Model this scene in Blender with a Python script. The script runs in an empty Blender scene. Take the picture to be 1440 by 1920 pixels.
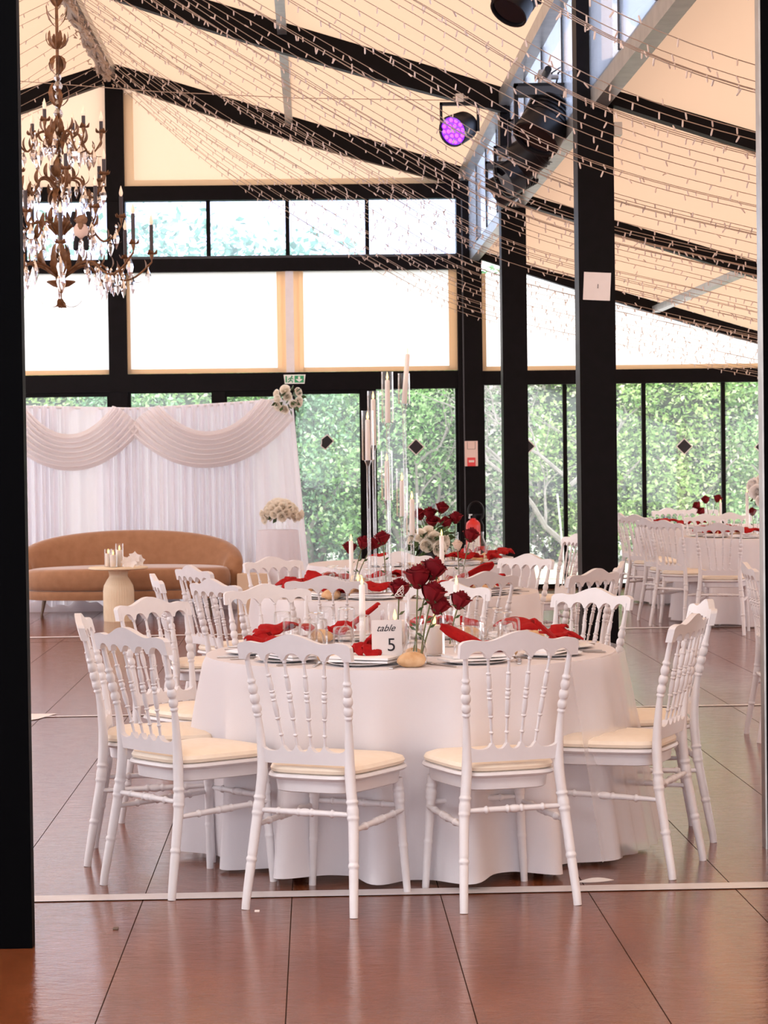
import bpy, math, random
from mathutils import Vector, Matrix
PI = math.pi
sc = bpy.context.scene
C = sc.collection
random.seed(7)

# ------------------------------------------------------------------ camera, world, exposure
H = 1.495                      # eye height
FPX = 4240.0                   # focal length in pixels of the 1440x1920 frame
VX, VY, ROLL = 590.0, 857.0, math.radians(0.8)
u0, v0 = (VX - 720) / FPX, (960 - VY) / FPX
yc = Vector((u0, v0, 1)).normalized()                       # world Y in (camX, camY, forward)
zc = Vector((-math.sin(ROLL), math.cos(ROLL), 0))
zc = (zc - yc * zc.dot(yc)).normalized()
xc = zc.cross(yc); xc = xc if xc.x > 0 else -xc
CAMX = Vector((xc.x, yc.x, zc.x)); CAMY = Vector((xc.y, yc.y, zc.y)); CAMF = Vector((xc.z, yc.z, zc.z))
CAMP = Vector((0, 0, H))
cam_d = bpy.data.cameras.new('camera'); cam = bpy.data.objects.new('camera', cam_d); C.objects.link(cam)
M4 = Matrix(((CAMX.x, CAMY.x, -CAMF.x, 0), (CAMX.y, CAMY.y, -CAMF.y, 0), (CAMX.z, CAMY.z, -CAMF.z, H), (0, 0, 0, 1)))
cam.matrix_world = M4
cam_d.sensor_fit = 'VERTICAL'; cam_d.sensor_height = 36.0; cam_d.lens = FPX / 1920 * 36.0
cam_d.clip_start = 0.05; cam_d.clip_end = 300
cam_d.dof.use_dof = True; cam_d.dof.focus_distance = 8.3; cam_d.dof.aperture_fstop = 17.0
sc.camera = cam

w = bpy.data.worlds.new('overcast_sky'); sc.world = w; w.use_nodes = True
bg = w.node_tree.nodes['Background']
bg.inputs[0].default_value = (0.955, 0.94, 1.0, 1); bg.inputs[1].default_value = 3.8
sun_d = bpy.data.lights.new('sun', 'SUN'); sun_d.energy = 2.2; sun_d.angle = math.radians(25); sun_d.color = (1, .95, .88)
sun = bpy.data.objects.new('sun', sun_d); C.objects.link(sun); sun.rotation_euler = (math.radians(38), 0, math.radians(-25))
sc.view_settings.view_transform = 'Standard'; sc.view_settings.look = 'None'
sc.view_settings.exposure = 0.02; sc.view_settings.gamma = 1.0; sc.view_settings.use_curve_mapping = False
sc.cycles.max_bounces = 8; sc.cycles.diffuse_bounces = 4; sc.cycles.glossy_bounces = 4
sc.cycles.transmission_bounces = 6; sc.cycles.transparent_max_bounces = 24
sc.cycles.caustics_reflective = False; sc.cycles.caustics_refractive = False
sc.cycles.sample_clamp_indirect = 6.0

def ray(px, py):
    return CAMX * ((px - 720) / FPX) + CAMY * ((960 - py) / FPX) + CAMF
def P(px, py, Y):                     # the place seen at a spot of the photo, at depth Y
    d = ray(px, py); return CAMP + d * (Y / d.y)
def F(px, py, z=0.0):                 # the place seen there on the level z
    d = ray(px, py); return CAMP + d * ((z - H) / d.z)
def PX(px, Y): return P(px, 855, Y).x
def PZ(px, py, Y): return P(px, py, Y).z

# ------------------------------------------------------------------ materials
def mat(name, col=(.8, .8, .8), rough=.5, metal=0., **kw):
    m = bpy.data.materials.new(name); m.use_nodes = True
    b = m.node_tree.nodes['Principled BSDF']
    b.inputs['Base Color'].default_value = (*col, 1); b.inputs['Roughness'].default_value = rough
    b.inputs['Metallic'].default_value = metal
    for k, v in kw.items():
        b.inputs[k.replace('_', ' ')].default_value = v
    return m
def nodes(m): return m.node_tree.nodes, m.node_tree.links
def vary(m, col2, scale=6., detail=4., bump=0., rough=None, stretch=None):
    n, l = nodes(m); b = n['Principled BSDF']
    tc = n.new('ShaderNodeTexCoord'); src = tc.outputs['Object']
    if stretch:
        mp = n.new('ShaderNodeMapping'); mp.inputs['Scale'].default_value = stretch
        l.new(src, mp.inputs[0]); src = mp.outputs[0]
    t = n.new('ShaderNodeTexNoise'); t.inputs['Scale'].default_value = scale; t.inputs['Detail'].default_value = detail
    l.new(src, t.inputs['Vector'])
    r = n.new('ShaderNodeValToRGB'); r.color_ramp.elements[0].position = .3; r.color_ramp.elements[1].position = .7
    r.color_ramp.elements[0].color = b.inputs['Base Color'].default_value[:]; r.color_ramp.elements[1].color = (*col2, 1)
    l.new(t.outputs['Fac'], r.inputs[0]); l.new(r.outputs[0], b.inputs['Base Color'])
    if bump:
        bp = n.new('ShaderNodeBump'); bp.inputs['Strength'].default_value = bump; bp.inputs['Distance'].default_value = .01
        l.new(t.outputs['Fac'], bp.inputs['Height']); l.new(bp.outputs[0], b.inputs['Normal'])
    if rough:
        mr = n.new('ShaderNodeMapRange'); mr.inputs[3].default_value = rough[0]; mr.inputs[4].default_value = rough[1]
        l.new(t.outputs['Fac'], mr.inputs[0]); l.new(mr.outputs[0], b.inputs['Roughness'])
    return m
def sheet(name, diff, trans, fac=.5, weave=None, clear=0.):
    """cloth or film: diffuse front, translucent through-light"""
    m = bpy.data.materials.new(name); m.use_nodes = True; n, l = nodes(m)
    n.remove(n['Principled BSDF'])
    d = n.new('ShaderNodeBsdfDiffuse'); d.inputs[0].default_value = (*diff, 1)
    t = n.new('ShaderNodeBsdfTranslucent'); t.inputs[0].default_value = (*trans, 1)
    mx = n.new('ShaderNodeMixShader'); mx.inputs[0].default_value = fac
    l.new(d.outputs[0], mx.inputs[1]); l.new(t.outputs[0], mx.inputs[2])
    if weave:
        tc = n.new('ShaderNodeTexCoord'); tx = n.new('ShaderNodeTexNoise'); tx.inputs['Scale'].default_value = weave[0]
        l.new(tc.outputs['Object'], tx.inputs['Vector'])
        bp = n.new('ShaderNodeBump'); bp.inputs['Strength'].default_value = weave[1]; bp.inputs['Distance'].default_value = .01
        l.new(tx.outputs['Fac'], bp.inputs['Height']); l.new(bp.outputs[0], d.inputs['Normal'])
    out = n['Material Output']; last = mx.outputs[0]
    if clear:
        tr = n.new('ShaderNodeBsdfTransparent'); m2 = n.new('ShaderNodeMixShader'); m2.inputs[0].default_value = clear
        l.new(last, m2.inputs[1]); l.new(tr.outputs[0], m2.inputs[2]); last = m2.outputs[0]
    l.new(last, out.inputs[0])
    return m
def thin_glass(name, tint=(1, 1, 1), edge=.35, base=.05, haze=0., rough=0., top=.85):
    m = bpy.data.materials.new(name); m.use_nodes = True; n, l = nodes(m)
    n.remove(n['Principled BSDF'])
    tr = n.new('ShaderNodeBsdfTransparent'); tr.inputs[0].default_value = (*tint, 1)
    g = n.new('ShaderNodeBsdfGlossy'); g.inputs['Roughness'].default_value = rough; g.inputs[0].default_value = (.95, .95, .95, 1)
    lw = n.new('ShaderNodeLayerWeight'); lw.inputs[0].default_value = edge
    mr = n.new('ShaderNodeMapRange'); mr.inputs[3].default_value = base; mr.inputs[4].default_value = top
    l.new(lw.outputs['Fresnel'], mr.inputs[0])
    mx = n.new('ShaderNodeMixShader'); l.new(mr.outputs[0], mx.inputs[0]); l.new(tr.outputs[0], mx.inputs[1]); l.new(g.outputs[0], mx.inputs[2])
    last = mx.outputs[0]
    if haze:
        t = n.new('ShaderNodeBsdfTranslucent'); t.inputs[0].default_value = (.86, .90, .98, 1)
        m2 = n.new('ShaderNodeMixShader'); m2.inputs[0].default_value = haze
        l.new(last, m2.inputs[1]); l.new(t.outputs[0], m2.inputs[2]); last = m2.outputs[0]
    l.new(last, n['Material Output'].inputs[0])
    return m
def glow(name, col, s):
    m = bpy.data.materials.new(name); m.use_nodes = True; b = m.node_tree.nodes['Principled BSDF']
    b.inputs['Base Color'].default_value = (*col, 1); b.inputs['Emission Color'].default_value = (*col, 1)
    b.inputs['Emission Strength'].default_value = s
    return m

M = {}
M['black'] = vary(mat('black_steel', (.004, .003, .003), .45, Specular_IOR_Level=.08), (.006, .004, .005), 14)
M['blackgloss'] = mat('black_gloss_aluminium', (.0015, .0015, .002), .5, Specular_IOR_Level=.02)
M['grey'] = vary(mat('galvanised_tube', (.33, .33, .32), .35, .7), (.45, .44, .42), 9)
M['darkgrey'] = mat('dark_grey_metal', (.05, .05, .055), .4, .3)
M['canvas'] = sheet('cream_canvas', (.80, .60, .40), (.335, .220, .142), .75, (160., .12))
M['gable'] = sheet('pale_canvas', (.84, .72, .58), (.80, .665, .56), .8, (160., .1))
M['pvc'] = sheet('white_translucent_film', (.95, .95, .95), (.97, .97, .97), .85)
M['strap'] = sheet('canvas_border', (.90, .74, .56), (.90, .70, .49), .62)
M['hem'] = sheet('tan_canvas_hem', (.96, .76, .50), (.6, .45, .3), .1)
M['doorglass'] = thin_glass('door_glass', (.98, 1, .99), .12, .02, .05)
M['milkglass'] = thin_glass('hazy_clerestory_glass', (.76, .85, 1), .12, .02, .14)
M['clear'] = thin_glass('clear_glassware', (.985, .985, .985), .22, .03, top=.7)
M['acrylic'] = thin_glass('clear_acrylic', (.97, .98, .99), .35, .10)
M['crystal'] = thin_glass('cut_crystal', (.93, .93, .97), .6, .22)
M['chair'] = vary(mat('white_lacquered_resin', (.74, .715, .73), .33), (.71, .685, .70), 22, 2)
M['cushion'] = vary(mat('cream_leatherette', (.88, .77, .63), .42), (.85, .73, .58), 30, 3, .05)
M['cloth'] = sheet('white_table_linen', (.79, .755, .78), (.8, .78, .8), .12, (500., .15))
M['sheer'] = sheet('white_tulle', (.9, .88, .9), (.85, .83, .85), .4, clear=.68)
M['drape'] = sheet('white_chiffon', (.90, .88, .92), (.93, .91, .96), .58)
M['swag'] = sheet('ivory_chiffon_swag', (.95, .91, .90), (.95, .91, .91), .5)
M['red'] = vary(mat('burgundy_napkin_cloth', (.40, .010, .010), .85, Specular_IOR_Level=.15), (.30, .006, .008), 60, 3, .1)
M['rose'] = vary(mat('burgundy_rose_petal', (.21, .004, .010), .7, Specular_IOR_Level=.2), (.13, .003, .008), 40, 3)
M['stem'] = vary(mat('rose_stem_green', (.10, .13, .035), .55), (.16, .15, .05), 50)
M['leaf'] = mat('rose_leaf_green', (.05, .10, .03), .5)
M['white'] = mat('white_porcelain', (.86, .85, .85), .2)
M['napkin'] = vary(mat('white_napkin_cloth', (.88, .86, .86), .85), (.84, .82, .82), 40)
M['bread'] = vary(mat('bread_crust', (.56, .30, .13), .7), (.78, .56, .34), 18, 5, .25)
M['steel'] = mat('polished_cutlery_steel', (.55, .52, .5), .18, 1.)
M['wax'] = mat('ivory_wax', (.90, .80, .72), .45, Subsurface_Weight=.2, Subsurface_Radius=(.02, .01, .006))
M['whitewax'] = mat('white_wax', (.92, .88, .85), .45, Subsurface_Weight=.2, Subsurface_Radius=(.02, .012, .008))
M['flame'] = glow('warm_candle_flame', (1., .62, .18), 3.5)
M['bulb'] = glow('frosted_flame_bulb', (.95, .72, .52), .35)
M['brass'] = vary(mat('rusted_gilt_iron', (.13, .052, .018), .5, .3), (.26, .115, .042), 35, 3)
M['sleeve'] = mat('dark_candle_sleeve', (.05, .030, .028), .5)
M['wire'] = mat('fairy_light_cable', (.38, .27, .20), .5)
M['led'] = mat('fairy_light_bulb', (.70, .56, .48), .25)
M['purple'] = glow('purple_led_face', (.22, .02, .85), 1.5)
M['purpledot'] = glow('violet_led_lens', (.50, .10, .95), 1.7)
M['lens'] = mat('dark_lens_glass', (.006, .006, .01), .12, Specular_IOR_Level=.25)
M['plastic'] = mat('black_fixture_shell', (.008, .007, .009), .42, Specular_IOR_Level=.25)
M['chrome'] = mat('worn_chrome_clamp', (.5, .47, .44), .3, .9)
M['paper'] = vary(mat('white_paper', (.84, .78, .76), .8), (.80, .74, .72), 12)
M['ink'] = mat('black_ink', (.01, .008, .012), .6)
M['sofa'] = vary(mat('camel_velvet', (.36, .175, .085), .8, Sheen_Weight=.6, Sheen_Roughness=.4), (.30, .14, .065), 14, 4)
M['sofawood'] = mat('dark_walnut_foot', (.10, .055, .03), .4)
M['plinth'] = vary(mat('cream_fluted_resin', (.80, .66, .47), .55), (.76, .61, .42), 9)
M['peach'] = mat('beige_board', (.70, .52, .36), .6)
M['ivory'] = sheet('ivory_petal', (.97, .92, .83), (.96, .91, .82), .52)
M['whitepetal'] = sheet('white_petal', (.95, .92, .90), (.92, .88, .86), .35)
M['blush'] = sheet('blush_petal', (.88, .74, .63), (.8, .6, .5), .2)
M['firered'] = mat('fire_red_paint', (.72, .03, .025), .28)
M['green'] = mat('exit_sign_green', (.02, .33, .12), .4)
M['signwhite'] = mat('exit_sign_white', (.85, .86, .80), .4)
M['boxpink'] = mat('alarm_box_shell', (.80, .62, .55), .4)
M['bark'] = vary(mat('grey_bark', (.20, .18, .16), .85), (.34, .31, .29), 12, 5, .4)
M['rust'] = mat('rusty_iron_post', (.32, .14, .09), .8)
M['ground'] = vary(mat('pale_gravel', (.62, .58, .52), .9), (.72, .69, .64), 5, 6)
M['grass'] = vary(mat('pale_lawn', (.52, .54, .36), .9), (.62, .62, .44), 5, 6)
M['tape'] = vary(mat('white_floor_tape', (.72, .68, .68), .35), (.62, .56, .55), 9)
M['plushbrown'] = vary(mat('brown_plush', (.20, .10, .05), .95), (.3, .17, .10), 60)
M['plushblack'] = mat('black_plush', (.012, .01, .012), .95)
M['plushcream'] = mat('cream_plush', (.75, .55, .45), .95)

def floor_material():
    m = mat('brown_sealed_floor_boards', (.17, .07, .04), .2); n, l = nodes(m); b = n['Principled BSDF']
    tc = n.new('ShaderNodeTexCoord'); sx = n.new('ShaderNodeSeparateXYZ'); l.new(tc.outputs['Object'], sx.inputs[0])
    def math_(op, a, b_=None):
        k = n.new('ShaderNodeMath'); k.operation = op
        for i, v in enumerate((a, b_)):
            if v is None: continue
            if isinstance(v, (int, float)): k.inputs[i].default_value = v
            else: l.new(v, k.inputs[i])
        return k.outputs[0]
    xx = math_('DIVIDE', math_('ADD', sx.outputs[0], 50 * .505 + .603), .505)
    fx = math_('ABSOLUTE', math_('SUBTRACT', math_('FRACT', xx), .5))
    seamx = math_('GREATER_THAN', fx, .4965)
    yy = math_('DIVIDE', math_('ADD', sx.outputs[1], 10 * 5.5 - 13.17), 5.5)
    fy = math_('ABSOLUTE', math_('SUBTRACT', math_('FRACT', yy), .5))
    seamy = math_('GREATER_THAN', fy, .4985)
    seam = math_('MAXIMUM', seamx, seamy)
    mp = n.new('ShaderNodeMapping'); mp.inputs['Scale'].default_value = (1.6, .35, 1); l.new(tc.outputs['Object'], mp.inputs[0])
    t1 = n.new('ShaderNodeTexNoise'); t1.inputs['Scale'].default_value = 5; t1.inputs['Detail'].default_value = 7; t1.inputs['Roughness'].default_value = .65
    l.new(mp.outputs[0], t1.inputs['Vector'])
    r = n.new('ShaderNodeValToRGB'); r.color_ramp.elements[0].position = .3; r.color_ramp.elements[1].position = .72
    r.color_ramp.elements[0].color = (.130, .034, .012, 1); r.color_ramp.elements[1].color = (.215, .062, .023, 1)
    l.new(t1.outputs['Fac'], r.inputs[0])
    mx = n.new('ShaderNodeMix'); mx.data_type = 'RGBA'; l.new(seam, mx.inputs['Factor'])
    l.new(r.outputs[0], mx.inputs['A']); mx.inputs['B'].default_value = (.03, .016, .012, 1)
    l.new(mx.outputs['Result'], b.inputs['Base Color'])
    # small scuffs and dents in the lacquer
    mp2 = n.new('ShaderNodeMapping'); mp2.inputs['Scale'].default_value = (1, 2.2, 1); mp2.inputs['Rotation'].default_value = (0, 0, .5); l.new(tc.outputs['Object'], mp2.inputs[0])
    t2 = n.new('ShaderNodeTexNoise'); t2.inputs['Scale'].default_value = 11; t2.inputs['Detail'].default_value = 5; t2.inputs['Roughness'].default_value = .7
    l.new(mp2.outputs[0], t2.inputs['Vector'])
    mr = n.new('ShaderNodeMapRange'); mr.inputs[1].default_value = .35; mr.inputs[2].default_value = .7; mr.inputs[3].default_value = .07; mr.inputs[4].default_value = .20
    l.new(t2.outputs['Fac'], mr.inputs[0]); l.new(math_('MAXIMUM', mr.outputs[0], seam), b.inputs['Roughness']); l.new(math_('MULTIPLY', math_('SUBTRACT', 1., seam), .5), b.inputs['Specular IOR Level']); l.new(math_('MULTIPLY', math_('SUBTRACT', 1., seam), .10), b.inputs['Coat Weight'])
    bp = n.new('ShaderNodeBump'); bp.inputs['Strength'].default_value = .18; bp.inputs['Distance'].default_value = .012
    l.new(t2.outputs['Fac'], bp.inputs['Height']); l.new(bp.outputs[0], b.inputs['Normal'])
    b.inputs['Coat Roughness'].default_value = .10
    return m
M['floor'] = floor_material()

def foliage_material(name, cols, pale=0.):
    m = bpy.data.materials.new(name); m.use_nodes = True; n, l = nodes(m); n.remove(n['Principled BSDF'])
    g = n.new('ShaderNodeNewGeometry'); r = n.new('ShaderNodeValToRGB')
    els = r.color_ramp.elements
    els[0].position = 0; els[0].color = (*cols[0], 1); els[1].position = 1; els[1].color = (*cols[-1], 1)
    for i, c in enumerate(cols[1:-1]):
        e = els.new((i + 1) / (len(cols) - 1)); e.color = (*c, 1)
    l.new(g.outputs['Random Per Island'], r.inputs[0])
    d = n.new('ShaderNodeBsdfDiffuse'); t = n.new('ShaderNodeBsdfTranslucent'); mx = n.new('ShaderNodeMixShader'); mx.inputs[0].default_value = .4
    l.new(r.outputs[0], d.inputs[0]); l.new(r.outputs[0], t.inputs[0]); l.new(d.outputs[0], mx.inputs[1]); l.new(t.outputs[0], mx.inputs[2])
    l.new(mx.outputs[0], n['Material Output'].inputs[0])
    return m
M['fol_a'] = foliage_material('fresh_green_leaves', [(.09, .20, .06), (.22, .43, .14), (.30, .54, .20), (.52, .74, .36), (.72, .86, .56)])
M['fol_b'] = foliage_material('yellow_green_leaves', [(.14, .26, .07), (.34, .54, .17), (.44, .64, .22), (.64, .80, .38), (.80, .88, .58)])
M['fol_c'] = foliage_material('blue_green_leaves', [(.09, .20, .10), (.20, .40, .22), (.26, .50, .28), (.42, .66, .42), (.62, .80, .62)])
M['fol_f'] = foliage_material('blossoming_leaves', [(.20, .36, .16), (.36, .56, .28), (.52, .62, .42), (.80, .68, .70), (.85, .78, .78)])
M['core'] = mat('dark_inner_shade', (.03, .055, .025), .95)  # near-black green painted as the shade deep inside the shrubs

# ------------------------------------------------------------------ mesh helpers
class MB:
    def __init__(s): s.v = []; s.f = []
    def add(s, vs, fs, T=None):
        o = len(s.v)
        s.v += [tuple(T @ Vector(p)) if T is not None else tuple(p) for p in vs]
        s.f += [tuple(i + o for i in f) for f in fs]
        return s
    def box(s, x0, x1, y0, y1, z0, z1, T=None):
        vs = [(x0, y0, z0), (x1, y0, z0), (x1, y1, z0), (x0, y1, z0), (x0, y0, z1), (x1, y0, z1), (x1, y1, z1), (x0, y1, z1)]
        return s.add(vs, [(3, 2, 1, 0), (4, 5, 6, 7), (0, 1, 5, 4), (1, 2, 6, 5), (2, 3, 7, 6), (3, 0, 4, 7)], T)
    def lathe(s, prof, seg=16, T=None, cap=True):
        vs = []; fs = []
        for r, z in prof:
            for k in range(seg):
                a = 2 * PI * k / seg; vs.append((r * math.cos(a), r * math.sin(a), z))
        for i in range(len(prof) - 1):
            for k in range(seg):
                a, b = i * seg + k, i * seg + (k + 1) % seg
                fs.append((a, b, b + seg, a + seg))
        if cap:
            fs.append(tuple(range(seg - 1, -1, -1))); n = (len(prof) - 1) * seg; fs.append(tuple(n + k for k in range(seg)))
        return s.add(vs, fs, T)
    def tube(s, pts, rad, seg=8, T=None, cap=True):
        pts = [Vector(p) for p in pts]; n = len(pts)
        if not hasattr(rad, '__len__'): rad = [rad] * n
        vs = []; fs = []; up = None
        for i, p in enumerate(pts):
            t = (pts[min(i + 1, n - 1)] - pts[max(i - 1, 0)]).normalized()
            if up is None:
                up = Vector((0, 0, 1)) if abs(t.z) < .9 else Vector((1, 0, 0))
            a = (up - t * up.dot(t)).normalized(); b = t.cross(a); up = a
            for k in range(seg):
                q = 2 * PI * k / seg; vs.append(p + (a * math.cos(q) + b * math.sin(q)) * rad[i])
        for i in range(n - 1):
            for k in range(seg):
                a, b = i * seg + k, i * seg + (k + 1) % seg
                fs.append((a, b, b + seg, a + seg))
        if cap:
            fs.append(tuple(range(seg - 1, -1, -1))); fs.append(tuple((n - 1) * seg + k for k in range(seg)))
        return s.add(vs, fs, T)
    def grid(s, fn, nu, nv, T=None, closeu=False):
        vs = [fn(i / nu, j / nv) for j in range(nv + 1) for i in range(nu + (0 if closeu else 1))]
        W = nu + (0 if closeu else 1); fs = []
        for j in range(nv):
            for i in range(nu):
                i2 = (i + 1) % W if closeu else i + 1
                fs.append((j * W + i, j * W + i2, (j + 1) * W + i2, (j + 1) * W + i))
        return s.add(vs, fs, T)
    def slab(s, lo, hi, y0, y1, T=None):
        """plate between two polylines of (x, z): lower lo and upper hi, same count, thick from y0 to y1"""
        n = len(lo); vs = []
        for y in (y0, y1):
            vs += [(x, y, z) for x, z in lo] + [(x, y, z) for x, z in hi]
        fs = []
        for i in range(n - 1):
            fs.append((i, i + 1, n + i + 1, n + i)); o = 2 * n
            fs.append((o + i + 1, o + i, o + n + i, o + n + i + 1))
            fs.append((i + 1, i, o + i, o + i + 1)); fs.append((n + i, n + i + 1, o + n + i + 1, o + n + i))
        fs.append((0, n, 3 * n, 2 * n)); fs.append((n - 1, 3 * n - 1, 4 * n - 1, 2 * n - 1))
        return s.add(vs, fs, T)
    def prism(s, poly, a0, a1, T=None):
        """convex-ish outline (x, z) pushed from y=a0 to y=a1"""
        n = len(poly); vs = [(x, a0, z) for x, z in poly] + [(x, a1, z) for x, z in poly]
        fs = [tuple(range(n)), tuple(range(2 * n - 1, n - 1, -1))] + [((i + 1) % n, i, n + i, n + (i + 1) % n) for i in range(n)]
        return s.add(vs, fs, T)
    def ball(s, c, r, seg=12, rings=8, T=None):
        r = r if hasattr(r, '__len__') else (r, r, r)
        def fn(u, v):
            a, b = 2 * PI * u, PI * (v - .5)
            return (c[0] + r[0] * math.cos(a) * math.cos(b), c[1] + r[1] * math.sin(a) * math.cos(b), c[2] + r[2] * math.sin(b))
        return s.grid(fn, seg, rings, T, True)
    def mesh(s, name, m=None, smooth=False):
        me = bpy.data.meshes.new(name); me.from_pydata(s.v, [], s.f); me.update()
        if m is not None: me.materials.append(m)
        if smooth:
            me.polygons.foreach_set('use_smooth', [True] * len(me.polygons))
            try: me.set_sharp_from_angle(angle=math.radians(smooth if smooth is not True else 50))
            except Exception: pass
        return me
    def obj(s, name, m=None, parent=None, smooth=False, loc=None):
        return link(name, s.mesh(name, m, smooth), parent, loc)
def link(name, me, parent=None, loc=None, rot=None, scale=None):
    o = bpy.data.objects.new(name, me); C.objects.link(o)
    if parent is not None: o.parent = parent
    if loc is not None: o.location = loc
    if rot is not None: o.rotation_euler = rot
    if scale is not None: o.scale = scale
    return o
def tag(o, label=None, cat=None, group=None, kind=None):
    if label: o['label'] = label
    if cat: o['category'] = cat
    if group: o['group'] = group
    if kind: o['kind'] = kind
    return o
def thing(name, label, cat, loc=(0, 0, 0), rotz=0., group=None):
    return tag(link(name, None, None, loc, (0, 0, rotz)), label, cat, group)
def struct(name, mb, m, label, cat='structure', smooth=False):
    return tag(mb.obj(name, m, None, smooth), label, cat, None, 'structure')
def RX(a): return Matrix.Rotation(a, 4, 'X')
def RY(a): return Matrix.Rotation(a, 4, 'Y')
def RZ(a): return Matrix.Rotation(a, 4, 'Z')
def TR(*p): return Matrix.Translation(Vector(p))
def kit(parts):
    return parts
def place(kitparts, name, label, cat, loc, rotz=0., group=None, scale=None):
    r = thing(name, label, cat, loc, rotz, group)
    if scale: r.scale = (scale,) * 3
    for p in kitparts: put(p, r)
    return r
def put(p, parent):
    nm, me = p[0], p[1]
    o = link(nm, me, parent)
    ex = p[2] if len(p) > 2 else None
    if ex:
        if 'label' in ex: o['label'] = ex['label']
        if 'kind' in ex: o['kind'] = ex['kind']
        for c in ex.get('sub', ()): put(c, o)
    return o

# ------------------------------------------------------------------ the setting
YW = 25.0                                    # glazed end wall
YB = (8.4, 14.0, 19.6, 25.0)
YN = 2.8                 # frames
XR, ZR, SL = -2.18, 5.84, .304               # ridge
XE = 1.70                                    # line of columns (eave)
XL = 2 * XR - XE
def znave(x): return ZR - SL * abs(x - XR)
def zwing(x): return 3.75 - .30 * (x - 1.85)
XWING = 6.9
struct('floor', MB().box(-9, 9, -6, YW + .15, -.12, 0), M['floor'], 'brown lacquered board floor running under the whole hall', 'floor')
struct('ground', MB().box(-40, 45, YW + .15, 80, -.2, -.03), M['ground'], 'pale gravel ground outside the glass doors', 'ground')
tag(MB().box(2.3, 14, 27.4, 30.2, -.03, -.02).obj('lawn', M['grass']), 'strip of pale lawn outside beyond the glass', 'lawn', None, 'structure')

def col(x, y, wd, z1, label, dp=.23, nm='column'):
    b = MB().box(x - wd / 2, x + wd / 2, y, y + dp, 0, z1)
    return struct(nm, b, M['black'], label, 'column')
c1x = PX(1123, 14.0); c2x = PX(968, 19.6)
o = col(c1x, 14.0, .225, znave(XE) , 'thick black steel column with a sheet of paper taped on it')
MB().box(c1x - .09, c1x + .135, 13.9, 14.0, 0, .012).obj('base_plate', M['darkgrey'], o)
col(c2x, 19.6, .215, znave(XE), 'black steel column behind the one with the paper')
c3x = PX(883, YW)
o = col(c3x, YW - .1, .27, znave(XE), 'black steel column carrying the fire alarm and extinguisher')
MB().box(c3x - .085, c3x - .07, YW - .115, YW - .1, 0, 4.3).obj('conduit', M['darkgrey'], o)
col(PX(225, YW), YW - .05, .20, znave(XR) - .1, 'slim black ridge post in the end wall behind the chandelier', .2)
col(XL, YW - .1, .235, znave(XL), 'black corner column of the end wall hidden beside the door')

# canvas roof
def roof(xa, xb, zf, y0, y1, m, label, sag=.05):
    def fn(u, v):
        x = xa + (xb - xa) * u; y = y0 + (y1 - y0) * v
        return (x, y, zf(x) - sag * 4 * v * (1 - v) * math.sin(PI * u) + .005)
    return struct('ceiling', MB().grid(fn, 14, 10), m, label, 'ceiling', True)
nm_bay = ['nearest', 'middle', 'far']

for i in range(3):
    roof(XR, XE, znave, YB[i], YB[i + 1], M['canvas'], f'cream canvas roof of the main hall over its {nm_bay[i]} bay', .06)
    roof(XL, XR, znave, YB[i], YB[i + 1], M['canvas'], f'cream canvas roof slope behind the chandelier over the {nm_bay[i]} bay', .06)
    roof(c1x + .05, XWING, zwing, YB[i], YB[i + 1], M['canvas'], f'cream canvas roof of the low side aisle over its {nm_bay[i]} bay', .03)
roof(XR, XE, znave, YN, YB[0], M['canvas'], 'unseen cream canvas bay added over the doorway to light the front table')  # unseen extra canvas bay, added so the front table is lit from above
roof(XL, XR, znave, YN, YB[0], M['canvas'], 'unseen cream canvas slope added over the doorway for light, chandelier side')
roof(XE + .1, 9, lambda x: zwing(x) , YN, YB[0], M['canvas'], 'unseen cream canvas bay added over the doorway for light, low aisle side')
def rafter(x0, x1, zf, dep, y, label, n=10):
    xs = [x0 + (x1 - x0) * k / n for k in range(n + 1)]
    def under(k, x):
        t = k / n
        return zf(x) - dep - .05 * math.sin(PI * t)
    b = MB().slab([(x, under(k, x)) for k, x in enumerate(xs)], [(x, zf(x) - .01) for x in xs], y - .06, y + .06)
    return struct('rafter', b, M['black'], label, 'rafter')
rn = ['above the doorway', 'nearest the camera', 'in the middle', 'at the end wall']
for i, y in enumerate(YB):
    yy = y if y < 25 else 24.93
    if y > 9:
        rafter(XR, XE, znave, .22, yy, f'black main roof rafter {rn[i]} sloping down to the columns')
        rafter(XL, XR, znave, .22, yy, f'black main roof rafter {rn[i]} behind the chandelier')
    rafter(c1x, XWING, zwing, .10, yy, f'black side aisle rafter {rn[i]}')
# purlins, eave beams, clerestory between main roof and aisle
def bar(a, b, wd, hg, m, nm, label, cat='beam'):
    a, b = Vector(a), Vector(b); d = b - a; L = d.length
    T = TR(*a) @ d.to_track_quat('Y', 'Z').to_matrix().to_4x4()
    return struct(nm, MB().box(-wd / 2, wd / 2, 0, L, -hg / 2, hg / 2, T), m, label, cat)
xp = -.23
bar((xp, 19.66, znave(xp) - .08), (xp, 24.87, znave(xp) - .08), .08, .08, M['grey'], 'purlin', 'grey tube purlin under the main canvas roof near the end wall', 'purlin')
bar((xp, 14.06, znave(xp) - .08), (xp, 19.54, znave(xp) - .08), .08, .08, M['grey'], 'purlin', 'grey tube purlin under the main canvas roof overhead', 'purlin')
bar((3.78, 19.66, zwing(3.78) - .10), (3.78, 24.87, zwing(3.78) - .10), .08, .07, M['grey'], 'purlin', 'grey tube purlin under the aisle roof near the end wall', 'purlin')
bar((3.9, 14.06, zwing(3.9) - .10), (3.9, 19.54, zwing(3.9) - .10), .08, .07, M['grey'], 'purlin', 'grey tube purlin under the aisle roof at the picture edge', 'purlin')
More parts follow.
